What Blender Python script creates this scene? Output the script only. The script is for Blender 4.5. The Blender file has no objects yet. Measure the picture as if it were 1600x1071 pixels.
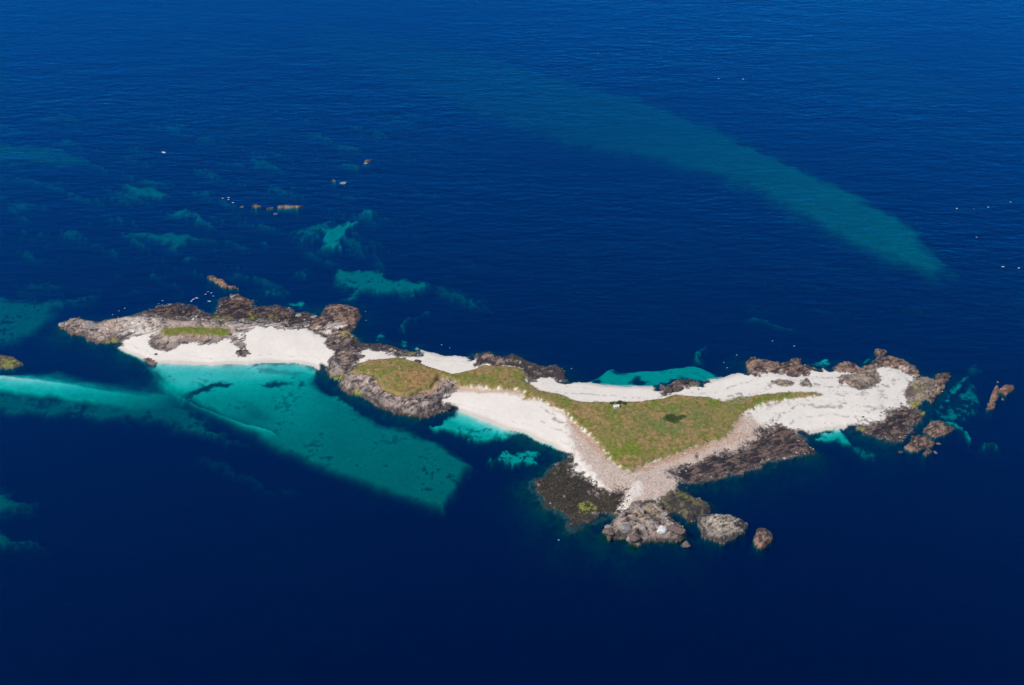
import bpy, bmesh, math, random
import numpy as np
from mathutils import Vector, Matrix, Euler

# ------------------------------------------------------------------ camera
SC = bpy.context.scene
IW, IH = 1600.0, 1071.0
HFOV = math.radians(38.0)
PITCH = math.radians(32.0)
DIST = 400.0 / math.tan(HFOV / 2)
CAM = np.array([0.0, -DIST * math.cos(PITCH), DIST * math.sin(PITCH)])
cam_d = bpy.data.cameras.new('camera')
cam_d.sensor_fit = 'HORIZONTAL'
cam_d.angle = HFOV
cam_d.clip_start = 1.0
cam_d.clip_end = 60000.0
cam = bpy.data.objects.new('camera', cam_d)
SC.collection.objects.link(cam)
cam.location = CAM
cam.rotation_euler = (math.pi / 2 - PITCH, 0, 0)
SC.camera = cam

# ------------------------------------------------------------------ sky and sun
SUN_EL = math.radians(47)
SUN_AZ = math.atan2(-0.62, -0.78)            # direction towards the sun, from +X
world = bpy.data.worlds.new('World')
SC.world = world
world.use_nodes = True
wn = world.node_tree.nodes
wl = world.node_tree.links
wn.clear()
sky = wn.new('ShaderNodeTexSky')
sky.sky_type = 'NISHITA'
sky.sun_disc = False
sky.sun_elevation = SUN_EL
sky.sun_rotation = math.pi / 2 - SUN_AZ
sky.air_density = 1.0
sky.dust_density = 0.0
sky.ozone_density = 4.0
bg = wn.new('ShaderNodeBackground')
bg.inputs['Strength'].default_value = 0.15
wo = wn.new('ShaderNodeOutputWorld')
wl.new(sky.outputs[0], bg.inputs['Color'])
wl.new(bg.outputs[0], wo.inputs['Surface'])

sun_d = bpy.data.lights.new('sun', 'SUN')
sun_d.energy = 4.3
sun_d.angle = math.radians(0.53)
sun_d.color = (1.0, 0.955, 0.89)
sun = bpy.data.objects.new('sun', sun_d)
SC.collection.objects.link(sun)
sv = Vector((math.cos(SUN_EL) * math.cos(SUN_AZ), math.cos(SUN_EL) * math.sin(SUN_AZ), math.sin(SUN_EL)))
sun.rotation_euler = sv.to_track_quat('Z', 'Y').to_euler()

vs = SC.view_settings
vs.view_transform = 'Standard'
vs.look = 'None'
vs.exposure = 0.0
vs.gamma = 1.0
vs.use_curve_mapping = False
SC.render.engine = 'CYCLES'
cy = SC.cycles
cy.max_bounces = 6
cy.diffuse_bounces = 2
cy.glossy_bounces = 2
cy.transmission_bounces = 2
cy.volume_bounces = 0
cy.transparent_max_bounces = 8
cy.use_denoising = True
cy.caustics_reflective = False
cy.caustics_refractive = False

# ------------------------------------------------------------------ helpers
COL = SC.collection
_f = np.array([0, math.cos(PITCH), -math.sin(PITCH)])
_u = np.array([0, math.sin(PITCH), math.cos(PITCH)])
_tx = math.tan(HFOV / 2)


def at(px, py, z=0.0):
    """where the sight line that meets image point (px,py) crosses level z, in metres on the ground"""
    a = (px - IW / 2) / (IW / 2) * _tx
    b = (IH / 2 - py) / (IW / 2) * _tx
    d = _f + np.array([a, 0, 0]) + b * _u
    t = (z - CAM[2]) / d[2]
    return CAM[0] + d[0] * t, CAM[1] + d[1] * t


def outline(s, z=0.0):
    """an outline given as 'x,y x,y ...' turned into ground coordinates"""
    out = []
    for q in s.split():
        a, b = q.split(',')
        out.append(at(float(a), float(b), z))
    return np.array(out)


def tag(o, label=None, cat=None, group=None, kind=None):
    if label: o['label'] = label
    if cat: o['category'] = cat
    if group: o['group'] = group
    if kind: o['kind'] = kind
    return o


def _hash(ix, iy, seed):
    h = (ix.astype(np.int64) * 374761393 + iy.astype(np.int64) * 668265263 + seed * 974634777) & 0xFFFFFFFF
    h = ((h ^ (h >> 13)) * 1274126177) & 0xFFFFFFFF
    h = h ^ (h >> 16)
    return h.astype(np.float32) / np.float32(4294967296.0)


def perlin(x, y, seed=0):
    x = np.asarray(x, np.float32); y = np.asarray(y, np.float32)
    ix = np.floor(x); iy = np.floor(y)
    fx = x - ix; fy = y - iy
    ix = ix.astype(np.int64); iy = iy.astype(np.int64)
    u = fx * fx * fx * (fx * (fx * 6 - 15) + 10)
    v = fy * fy * fy * (fy * (fy * 6 - 15) + 10)

    def g(dx, dy):
        a = _hash(ix + dx, iy + dy, seed) * np.float32(2 * math.pi)
        return np.cos(a) * (fx - dx) + np.sin(a) * (fy - dy)
    n0 = g(0, 0) * (1 - u) + g(1, 0) * u
    n1 = g(0, 1) * (1 - u) + g(1, 1) * u
    return (n0 * (1 - v) + n1 * v) * np.float32(1.5)


def fbm(x, y, seed=0, octaves=4, gain=0.5, ridged=False):
    s = np.zeros_like(np.asarray(x, np.float32)); a = 1.0; t = 0.0
    for k in range(octaves):
        n = perlin(x * 2.03 ** k + 17.3 * k, y * 2.03 ** k - 9.1 * k, seed + 31 * k)
        if ridged:
            n = 1 - 2 * np.abs(n)
        s += a * n; t += a; a *= gain
    return s / t * np.float32(1.5)


def worley(x, y, seed=0):
    """distances to the two nearest of a scatter of points, and a random number for the nearest"""
    ix = np.floor(x).astype(np.int64); iy = np.floor(y).astype(np.int64)
    f1 = np.full(x.shape, 9, np.float32); f2 = f1.copy(); cell = np.zeros_like(f1)
    for dx in (-1, 0, 1):
        for dy in (-1, 0, 1):
            cx = ix + dx; cy_ = iy + dy
            d_ = np.hypot(cx + _hash(cx, cy_, seed) - x, cy_ + _hash(cx, cy_, seed + 7) - y)
            nearer = d_ < f1
            f2 = np.where(nearer, f1, np.minimum(f2, d_))
            cell = np.where(nearer, _hash(cx, cy_, seed + 13), cell)
            f1 = np.where(nearer, d_, f1)
    return f1, f2, cell


def sstep(a, b, x):
    t = np.clip((x - a) / (b - a), 0, 1)
    return t * t * (3 - 2 * t)


def lerp(a, b, t):
    return a + (b - a) * t


# ------------------------------------------------------------------ ground grid
y_top = at(800, 425)[1]
y_bot = at(800, 872)[1]


def axis(lo, hi, fine, steps_lo, steps_hi):
    core = list(np.arange(lo, hi + fine, fine))
    a = []; p = lo
    for s, n in steps_lo:
        for k in range(n):
            p -= s; a.append(p)
    b = []; p = core[-1]
    for s, n in steps_hi:
        for k in range(n):
            p += s; b.append(p)
    return np.array(a[::-1] + core + b)


GX = axis(-430, 430, 0.72, [(3, 20), (8, 40), (40, 20), (400, 30)], [(3, 20), (8, 40), (40, 20), (400, 30)])
GY = axis(y_bot, y_top, 1.0, [(3, 60), (20, 20), (300, 30)], [(3.5, 140), (8, 80), (40, 20), (400, 35)])
NX, NY = len(GX), len(GY)
X, Y = np.meshgrid(GX, GY)            # rows along y
X = X.astype(np.float32); Y = Y.astype(np.float32)


def sdf(poly, margin=30.0, wx=None, wy=None):
    """signed distance to an outline, positive inside, on the grid; -margin where far away"""
    x0, y0 = poly.min(0) - margin; x1, y1 = poly.max(0) + margin
    i0, i1 = np.searchsorted(GX, [x0, x1]); j0, j1 = np.searchsorted(GY, [y0, y1])
    out = np.full((NY, NX), -margin, np.float32)
    if i1 <= i0 or j1 <= j0:
        return out
    sl = (slice(j0, j1), slice(i0, i1))
    x = X[sl] + (wx[sl] if wx is not None else 0)
    y = Y[sl] + (wy[sl] if wy is not None else 0)
    best = np.full(x.shape, 1e12, np.float32)
    ins = np.zeros(x.shape, bool)
    n = len(poly)
    for k in range(n):
        ax, ay = poly[k]; bx, by = poly[(k + 1) % n]
        ex, ey = bx - ax, by - ay
        L = ex * ex + ey * ey
        if L < 1e-9:
            continue
        t = np.clip(((x - ax) * ex + (y - ay) * ey) / L, 0, 1)
        dx = x - ax - t * ex; dy = y - ay - t * ey
        np.minimum(best, dx * dx + dy * dy, out=best)
        if ay != by:
            c = ((ay > y) != (by > y)) & (x < ex * (y - ay) / (by - ay) + ax)
            ins ^= c
    d = np.sqrt(best)
    out[sl] = np.maximum(np.where(ins, d, -d), -margin)
    return out


# warps that make traced outlines ragged
WX1 = 2.2 * fbm(X / 9, Y / 9, 5, 4, 0.6); WY1 = 3.4 * fbm(X / 9, Y / 9, 15, 4, 0.6)      # rock and weed
WX0 = 0.8 * fbm(X / 14, Y / 14, 25, 3); WY0 = 1.2 * fbm(X / 14, Y / 14, 35, 3)           # beaches
WX2 = 5.0 * fbm(X / 16, Y / 16, 45, 5, 0.62); WY2 = 8.0 * fbm(X / 16, Y / 16, 55, 5, 0.62)  # weedy sand patches

# ------------------------------------------------------------------ outlines
COAST = outline(
    "93,510 100,503 108,499 120,496 135,498 150,502 160,500 172,497 195,494 210,489 226,484 247,476 275,474 304,477 326,488 "
    "334,490 338,478 345,466 367,461 394,468 403,480 420,478 431,474 450,478 467,487 489,490 499,494 506,484 517,475 542,474 "
    "561,482 564,494 557,509 551,518 559,527 566,535 579,535 602,537 622,542 626,547 639,549 651,551 652,543 660,547 679,552 "
    "696,556 712,556 729,558 739,552 750,551 765,550 772,554 781,558 792,558 802,553 815,558 830,567 841,571 856,573 871,571 "
    "881,579 884,594 896,597 914,597 942,601 980,604 1005,605 1034,604 1049,599 1055,594 1066,592 1083,594 1096,597 1122,592 "
    "1141,586 1159,581 1170,575 1164,566 1179,558 1196,562 1222,566 1243,562 1252,562 1251,567 1267,570 1286,575 1301,573 "
    "1312,567 1331,567 1346,575 1352,571 1366,567 1369,560 1384,557 1397,557 1411,561 1427,571 1437,580 1446,588 1459,589 "
    "1465,583 1480,584 1487,588 1478,597 1474,606 1463,619 1456,629 1447,625 1442,628 1439,636 1444,644 1439,655 1427,670 1412,687 "
    "1401,691 1375,687 1356,676 1337,674 1315,671 1286,674 1264,680 1260,687 1256,691 1269,701 1273,706 1249,711 1224,718 "
    "1186,731 1149,742 1122,750 1092,752 1076,759 1074,772 1092,780 1106,786 1111,799 1096,808 1085,816 1074,814 1066,804 "
    "1055,799 1044,798 1042,802 1051,810 1062,819 1070,831 1062,844 1051,846 1032,842 1007,847 994,851 983,845 970,839 951,839 "
    "940,830 951,822 959,811 953,807 942,811 923,821 904,825 889,829 880,824 886,815 876,804 857,796 839,777 826,762 827,751 "
    "848,742 857,731 866,722 880,716 878,706 862,697 849,693 836,686 815,676 792,671 759,659 736,650 717,644 699,642 679,648 "
    "651,650 630,646 611,642 592,635 577,626 570,618 555,614 542,611 527,601 534,594 521,590 514,584 508,581 499,579 489,573 "
    "480,570 461,568 424,567 386,569 330,571 285,569 247,568 230,566 217,560 199,552 180,541 165,536 146,535 131,526 109,519 96,512")

GRASS_WEST = outline(
    "250,520 258,512 275,511 300,510 320,511 345,512 359,514 362,517 355,521 340,524 325,521 300,522 280,521 262,524", 4.0)
GRASS_MAIN = outline(
    "546,581 561,569 577,564 611,561 626,560 641,566 654,569 682,579 705,586 718,584 739,579 752,569 770,571 792,571 815,575 "
    "824,584 822,594 830,601 841,609 867,612 879,616 896,624 924,626 961,627 984,626 1002,626 1008,623 1036,621 1057,613 "
    "1076,616 1109,618 1132,626 1155,620 1183,615 1230,612 1256,610 1277,612 1284,615 1267,618 1239,622 1211,626 1185,631 "
    "1172,639 1157,650 1146,663 1142,674 1125,686 1108,689 1089,697 1054,708 1017,721 994,731 985,735 970,729 955,717 944,704 "
    "932,686 920,676 896,656 882,642 866,637 864,631 845,624 819,620 819,612 796,607 770,606 742,603 717,601 706,597 686,594 "
    "682,601 675,611 660,614 652,620 639,624 621,622 596,611 594,601 581,590 555,586", 4.0)

# rock masses: name, label, outline, crest height, width of the slope, roughness, palette
ROCKS = [
    ('rocky_point', 'long grey pink rocky point tapering to the western tip of the island',
     "93,510 100,503 108,499 120,497 135,499 150,502 172,497 195,495 225,493 260,495 300,499 345,502 390,503 430,505 460,509 "
     "482,512 468,516 445,518 425,513 405,513 390,518 379,526 380,537 383,545 376,545 366,540 361,530 352,532 338,537 322,540 310,537 "
     "298,535 284,539 276,545 262,549 250,548 237,543 233,536 238,528 230,522 215,524 195,530 178,535 163,535 146,534 131,525 "
     "109,518", 3.5, 12, 1.05, 'tanpale'),
    ('tidal_reef', 'dark weed covered reef along the north side of the western point',
     "190,496 215,491 226,484 247,476 275,474 304,477 326,488 334,490 338,478 345,466 367,461 394,468 403,480 420,478 431,474 450,478 "
     "467,487 489,490 499,494 490,505 470,510 440,506 400,504 345,503 300,500 260,496 225,494", 1.0, 14, 1.2, 'weed'),
    ('rock_knoll', 'round purple brown rock knoll north of the broad western beach',
     "487,503 499,494 506,484 517,475 542,474 561,482 565,494 557,509 551,518 545,525 528,527 510,527 495,522 485,516 478,511",
     2.3, 16, 1.3, 'brown'),
    ('rocky_neck', 'jumbled rock neck between the broad western beach and the grassy headland',
     "508,541 514,531 535,526 552,527 566,536 580,536 602,538 622,543 628,552 612,552 590,549 575,546 562,547 561,553 564,560 "
     "558,567 548,576 540,585 545,592 534,594 521,590 514,584 512,578 516,568 523,556 520,548", 2.8, 12, 1.3, 'mixed'),
    ('headland_cliff', 'pale grey cliff below the brown grass of the rounded headland',
     "523,556 516,568 513,576 514,584 521,590 534,594 527,601 542,611 555,614 570,618 577,626 592,635 611,642 630,646 651,650 "
     "679,648 699,642 702,632 692,635 692,627 705,618 718,606 706,599 692,597 660,572 626,563 580,566 555,572 545,578",
     6.8, 17, 1.0, 'pale'),
    ('rock_shelf', 'brown rock shelf on the north shore between the two small northern beaches',
     "740,575 745,562 744,552 762,550 772,555 781,558 792,558 802,553 815,558 830,567 841,571 856,573 871,571 881,579 885,594 "
     "870,595 857,590 845,592 835,598 826,600 823,590 815,578 800,574 780,573 760,571 750,574", 2.0, 11, 1.2, 'mixed'),
    ('weedy_ledge', 'small weedy ledge beside the pale northern beach',
     "618,546 626,546 639,549 651,551 650,556 636,557 622,556 610,553", 1.4, 6, 0.7, 'weed'),
    ('dark_outcrop', 'dark paired outcrop at the water edge of the turquoise lagoon',
     "1033,608 1036,604 1045,602 1050,597 1056,594 1066,592 1083,594 1097,597 1090,601 1072,602 1063,606 1058,611 1047,615 1036,617",
     2.2, 6, 1.2, 'weed'),
    ('north_ledge', 'brown rock ledge east of the lagoon at the back of the eastern beach',
     "1164,566 1179,558 1196,562 1222,566 1243,560 1253,562 1251,568 1267,570 1272,576 1263,585 1245,590 1232,586 1215,585 1195,582 "
     "1180,585 1168,578", 2.1, 11, 1.1, 'brown'),
    ('notched_ledge', 'dark ledge between two turquoise coves on the north east shore',
     "1301,573 1312,567 1331,567 1346,575 1352,571 1366,568 1373,574 1362,580 1345,582 1325,583 1308,582", 1.9, 10, 1.0, 'brown'),
    ('tan_outcrop', 'broad tan rock outcrop standing on the eastern white beach',
     "1309,595 1316,587 1326,583 1340,581 1352,578 1366,577 1373,585 1374,595 1362,604 1346,608 1326,601", 5.2, 12, 1.3, 'tan'),
    ('northeast_rocks', 'brown rocks fringing the north east corner of the island',
     "1366,567 1369,560 1384,557 1397,557 1411,561 1427,571 1437,580 1433,588 1420,586 1405,578 1390,574 1375,573", 1.9, 9, 1.1, 'brown'),
    ('east_rocks', 'dark brown rocks at the eastern end next to the open channel',
     "1463,600 1464,590 1465,583 1480,584 1487,588 1478,597 1474,606 1463,619 1456,629 1449,622 1456,612", 2.2, 8, 1.2, 'brown'),
    ('pale_flat_rocks', 'yellowish flat rocks with green algae at the eastern end of the beach',
     "1418,605 1430,592 1440,588 1448,589 1459,592 1463,600 1456,612 1448,622 1441,630 1434,634 1420,632 1416,618", 1.7, 10, 0.9, 'tan'),
    ('purple_reef', 'dark purple weed reef at the south east corner of the island',
     "1332,674 1345,663 1360,664 1375,660 1385,650 1400,641 1415,637 1430,638 1442,645 1439,655 1427,670 1412,687 1401,691 1375,687 "
     "1356,677", 1.6, 12, 0.9, 'weed'),
    ('weed_slope', 'long dark purple weed slope below the shingle on the south shore',
     "1172,692 1186,684 1200,673 1215,667 1235,672 1250,680 1258,685 1256,691 1269,701 1274,706 1249,711 1224,718 1186,731 1149,742 "
     "1122,750 1092,752 1076,759 1062,750 1050,742 1060,732 1090,722 1130,710 1150,702", 1.9, 26, 0.9, 'weed'),
    ('weed_flats', 'black brown weed covered flats at the south western foot of the beach',
     "826,760 828,750 848,742 857,731 866,722 880,716 892,724 902,736 914,748 926,760 938,768 950,768 962,768 974,775 970,795 953,807 942,811 "
     "923,821 904,825 889,829 880,824 886,815 876,804 857,796 839,777", 0.95, 26, 0.9, 'flats'),
    ('southern_headland', 'craggy grey headland with ochre top at the southern tip',
     "951,822 960,811 970,800 980,790 1000,783 1020,783 1037,790 1043,800 1051,810 1062,819 1070,831 1062,844 1051,846 1032,842 "
     "1007,847 994,851 983,845 970,839 951,839 940,830", 4.6, 9, 2.0, 'pale'),
    ('olive_rocks', 'dark rocks streaked with olive weed behind the southern headland',
     "1040,795 1030,782 1044,774 1056,764 1074,771 1092,780 1106,786 1111,799 1096,808 1085,816 1074,814 1066,804 1055,799",
     2.3, 9, 1.3, 'olive'),
    # rocks standing free in the sea
    ('sea_stack', 'large isolated domed rock with pale top off the southern headland',
     "1092,806 1091,823 1102,840 1128,849 1149,840 1162,832 1170,819 1160,812 1145,804 1122,801 1107,803", 4.6, 12, 1.5, 'dome'),
    ('small_sea_stack', 'lone brown rock farthest east of the southern headland',
     "1181,829 1177,847 1184,855 1192,857 1208,849 1209,840 1203,829 1192,823", 4.0, 9, 1.5, 'brown'),
    ('skerry', 'triangular red brown skerry off the south east reef',
     "1441,674 1456,659 1469,657 1484,664 1497,670 1478,677 1463,683", 3.0, 9, 1.3, 'brown'),
    ('skerry', 'dark flat skerry just south of the triangular skerry',
     "1412,702 1427,681 1446,679 1461,691 1457,698 1435,704 1424,707", 2.4, 9, 1.1, 'brown'),
    ('skerry', 'tiny tan skerry in front of the dark flat skerry', "1442,707 1447,702 1453,702 1457,706 1448,711", 1.8, 5, 0.7, 'brown'),
    ('skerry', 'narrow reddish skerry running diagonally near the right edge',
     "1540,638 1546,625 1551,614 1558,602 1562,609 1558,625 1553,640", 1.9, 5, 1.2, 'red'),
    ('skerry', 'rounded reddish skerry nearest the right edge of the picture',
     "1564,612 1570,601 1583,600 1586,606 1572,617", 2.2, 6, 1.1, 'red'),
    ('skerry', 'small brown skerry off the north east corner', "1367,549 1375,545 1385,549 1380,555 1371,559", 2.2, 5, 0.9, 'brown'),
    ('skerry', 'slanting tan skerry north of the western reef',
     "323,432 332,431 341,435 351,438 358,446 366,447 375,451 362,450 347,448 336,442", 2.2, 4, 1.1, 'brown'),
    ('skerry', 'brown rock crest rising from the drowned weed north of the western reef',
     "358,460 372,461 385,465 396,471 392,475 378,470 364,467", 1.9, 4, 1.0, 'brown'),
    ('skerry', 'green weedy shoal at the left edge of the picture', "-30,552 0,554 19,558 37,569 22,575 0,577 -30,577", 0.9, 8, 0.6, 'olive'),
    ('skerry', 'small brown islet in the middle of the distant reef line', "393,321 400,319 408,321 411,324 402,325 394,324", 0.6, 4, 0.2, 'brown'),
    ('skerry', 'low islet between two others in the distant reef line', "415,325 423,323 429,324 424,327 417,327", 0.55, 3, 0.25, 'brown'),
    ('skerry', 'broken brown islet at the east end of the distant reef line', "432,320 444,319 458,320 474,321 464,326 450,328 434,326", 0.6, 4, 0.12, 'brown'),
    ('skerry', 'farthest lone rock in the open water behind the island', "568,251 575,249 581,251 577,254 570,254", 0.8, 3, 0.25, 'brown'),
    ('skerry', 'small rock halfway between the distant reef line and the farthest lone rock', "517,280 523,280 524,283 518,283", 0.9, 2.5, 0.2, 'brown'),
    # rocks standing on the beaches
    ('beach_outcrop', 'low dark outcrop on the western beach close to the spit', "223,558 232,557 240,560 245,563 240,568 232,566", 3.2, 4, 0.8, 'brown'),
    ('beach_outcrop', 'single oval grey outcrop in the middle of the western beach', "371,549 377,545 385,546 388,551 382,554 373,554", 3.2, 4, 0.8, 'mixed'),
    ('beach_outcrop', 'flat tan outcrop lying on the sand north of the grass spur', "1208,597 1216,594 1228,594 1240,599 1236,603 1222,603", 3.0, 4, 0.5, 'tan'),
    ('beach_outcrop', 'small pointed tan outcrop beside the flat tan one', "1251,601 1256,596 1260,592 1264,597 1268,603 1256,604", 3.2, 4, 0.6, 'tan'),
]

# sand on the sea bed: outline, depth at its centre, softness of its rim, weediness, warp
BANKS = [
    # western bay and its spit
    ("217,560 235,575 262,600 280,612 310,628 340,645 380,665 430,690 500,720 560,742 620,762 680,780 697,785 715,760 735,725 746,712 "
     "735,705 715,692 700,683 680,676 660,672 640,662 615,655 590,650 572,640 555,625 530,612 508,601 492,592 500,580 480,565 330,565 230,560",
     4.6, 15, 0.10, 0),
    ("217,560 235,574 264,600 285,612 312,626 345,640 385,655 425,666 430,670 400,668 360,654 330,641 300,627 275,612 250,592", 2.0, 8, 0.0, 0),
    ("225,565 330,568 480,566 500,577 495,585 470,582 430,584 380,590 330,596 290,603 265,598 240,580", 1.1, 18, 0.05, 0),
    # western bar
    ("-60,600 0,604 110,616 180,620 250,610 290,618 330,645 390,680 330,668 250,646 150,640 60,634 -60,628", 8.2, 14, 0.25, 1),
    ("-80,445 0,450 60,452 110,450 150,445 160,452 120,462 92,470 85,485 70,500 50,512 20,522 0,530 -80,535", 7.6, 22, 0.25, 1),
    ("90,560 130,575 180,585 230,590 255,600 200,602 140,596 80,588 20,580 60,570", 8.0, 20, 0.35, 1),
    # small bay below the headland
    ("664,659 690,650 700,640 740,648 792,668 805,676 775,681 760,684 740,679 720,676 700,669 680,666", 2.4, 6, 0.18, 1),
    ("700,640 740,648 792,668 815,675 800,678 770,672 730,660 705,652", 0.9, 6, 0.05, 0),
    ("755,708 792,701 815,699 841,695 846,700 842,706 850,716 836,722 811,718 785,714 765,714", 3.0, 5, 0.60, 1),
    # northern lagoon
    ("916,598 926,586 935,581 944,571 957,566 972,573 1000,571 1029,571 1047,567 1085,562 1098,566 1113,573 1122,581 1135,588 1096,600 "
     "1034,608 960,606", 3.6, 8, 0.05, 0),
    ("916,598 945,596 1000,600 1060,596 1125,588 1145,584 1100,600 1034,608 960,606", 1.3, 9, 0.02, 0),
    ("1086,543 1098,533 1106,529 1110,533 1098,546 1097,556 1090,556", 4.4, 8, 0.3, 1),
    ("645,553 652,541 665,546 690,553 730,557 738,550 746,549 742,560 700,562 660,562", 1.4, 7, 0.15, 1),
    # north eastern coves and eastern channels
    ("1264,571 1272,563 1280,559 1290,554 1300,564 1302,573 1290,578 1276,575", 1.9, 7, 0.3, 1),
    ("1347,572 1348,563 1356,555 1367,558 1358,564 1355,574", 1.8, 5, 0.15, 0),
    ("1462,634 1469,622 1480,607 1497,592 1512,581 1516,585 1500,600 1485,615 1474,632", 3.0, 5, 0.25, 1),
    ("1444,645 1461,651 1478,653 1497,658 1513,667 1521,677 1514,681 1497,667 1480,659 1459,657 1448,656", 3.0, 5, 0.25, 1),
    ("1530,680 1549,680 1566,691 1557,695 1534,690", 3.6, 8, 0.35, 1),
    ("1440,628 1455,630 1475,635 1490,610 1515,600 1535,610 1535,640 1500,648 1460,645 1442,642", 5.4, 10, 0.62, 1),
    ("1515,588 1525,590 1536,625 1528,632 1518,610", 5.5, 10, 0.4, 1),
    ("1262,686 1285,674 1315,670 1327,680 1338,692 1310,683 1290,684", 2.4, 6, 0.2, 1),
    ("1320,684 1345,690 1375,702 1365,706 1335,697", 6.0, 10, 0.4, 1),
    ("1161,473 1177,477 1216,489 1259,497 1240,500 1205,493 1171,486", 7.2, 14, 0.3, 1),
    ("1515,552 1530,548 1545,565 1530,572 1510,566", 8.0, 20, 0.3, 1),
    # sands west and north of the island
    ("-60,200 0,206 50,213 100,225 152,237 132,247 90,249 40,240 -60,232", 8.6, 22, 0.15, 1),
    ("160,265 187,275 225,280 255,285 275,294 247,300 221,298 204,293 190,283", 6.6, 12, 0.18, 1),
    ("230,313 266,318 292,311 306,321 334,338 352,345 395,357 370,354 337,344 319,341 296,332 270,327", 6.4, 11, 0.2, 1),
    ("180,345 225,349 300,353 326,358 400,372 380,376 350,371 326,364 298,364 287,372 272,386 252,378 262,369 244,366 216,362 193,355",
     7.2, 12, 0.22, 1),
    ("280,385 300,386 320,391 305,394 285,392", 7.5, 10, 0.25, 1),
    ("559,331 564,338 550,350 537,360 531,367 542,377 516,380 497,379 510,372 497,368 507,361 494,351 512,347 527,342 542,336", 4.3, 7, 0.3, 1),
    ("560,321 575,315 587,317 588,325 580,329 570,325", 5.2, 9, 0.1, 1),
    ("490,335 520,325 540,335 500,365 470,370 440,352 470,340", 7.0, 18, 0.5, 1),
    ("520,410 547,407 587,410 619,423 666,426 674,436 650,453 619,447 575,447 547,462 529,456 553,442 523,433", 5.6, 14, 0.28, 1),
    ("585,355 597,360 592,384 604,396 603,404 588,402 580,384", 8.0, 16, 0.25, 1),
    ("660,427 700,430 760,450 775,470 740,470 690,450", 8.6, 25, 0.4, 1),
    ("624,497 634,485 665,473 680,470 672,478 642,490 632,506 626,506", 5.0, 10, 0.35, 1),
    ("626,524 632,526 637,536 634,543 627,541", 2.6, 6, 0.2, 1),
    ("583,530 595,512 605,508 606,518 596,528", 3.4, 8, 0.45, 1),
    ("440,466 471,464 495,472 497,487 483,486 461,475", 3.8, 8, 0.5, 1),
    ("400,440 430,435 452,442 445,452 415,452", 6.4, 12, 0.5, 1),
    ("555,242 575,252 566,258 540,248", 8.0, 12, 0.3, 1),
    # dim sands in the foreground
    ("-60,735 0,745 30,757 62,778 20,786 -60,784", 8.4, 20, 0.25, 1),
    ("-60,800 0,808 40,822 82,838 30,838 -60,830", 8.8, 18, 0.2, 1),
    ("300,680 350,700 420,735 470,745 430,752 360,725 310,700", 10.8, 25, 0.35, 1),
]
# the long bank under the open water beyond the island is traced apart: it sinks to the west
FAR_BANK = outline("480,15 620,40 760,72 900,115 1009,144 1119,187 1228,240 1337,288 1425,336 1469,392 1486,414 1460,414 1403,396 1316,358 "
                   "1228,309 1162,274 1075,246 987,226 900,212 800,180 700,140 600,100 480,60")
KELP = [  # weed beds lying on the sand
    ("284,613 300,606 318,600 342,595 362,596 355,600 331,604 305,612", 1.0),
    ("405,597 420,594 440,592 458,595 440,599 420,600", 0.95), ("468,593 474,592 476,596 470,597", 0.9),
    ("395,572 430,576 470,579 480,583 450,583 410,580", 0.45), ("365,615 395,622 425,645 410,650 380,635", 0.22),
    ("955,572 962,567 975,572 980,577 970,581 958,578", 0.95), ("983,594 990,590 993,582 999,582 1002,590 1014,590 1012,595 998,599", 1.0),
    ("926,590 934,587 941,589 936,597 928,596", 1.0), ("494,592 508,584 525,598 545,612 570,622 590,640 555,630 525,612 505,602", 1.0),
    ("1048,600 1055,591 1068,588 1085,590 1098,595 1090,602", 1.0), ("1275,568 1285,563 1296,568 1290,572", 0.6),
    ("844,700 858,700 874,704 880,711 866,714 850,710", 1.0), ("806,690 830,688 846,696 830,699 810,697", 1.0),
]
SHINGLE = outline(
    "894,668 905,676 920,690 935,708 950,725 965,735 985,738 1000,732 1020,724 1050,712 1090,700 1120,690 1142,680 1150,664 1160,655 1172,656 "
    "1180,668 1195,676 1170,692 1130,710 1078,728 1052,742 1046,752 1058,763 1045,776 1025,786 1000,786 975,780 957,768 945,752 928,726 905,698", 1.8)
SOIL = [(outline(s, 2.5), w) for s, w in [
    ("985,738 1000,732 1020,723 1050,711 1090,699 1110,692 1112,697 1090,708 1055,718 1025,728 1003,737", 1.0),
    ("706,600 742,606 770,609 796,610 815,616 812,622 790,614 765,614 740,613 715,611", 0.75),
    ("886,648 905,668 925,683 940,700 950,716 945,722 930,704 910,682 890,662", 0.8), ("660,614 682,602 690,598 700,600 685,612 668,624 655,624", 0.7),
    ("585,592 598,602 598,614 590,608", 0.9), ("1142,676 1148,664 1158,653 1164,657 1155,668 1148,678", 0.7), ("280,522 310,522 325,524 320,529 285,528", 0.6),
    ("1110,690 1135,682 1160,676 1170,680 1140,692 1115,700", 0.6)]]
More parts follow.
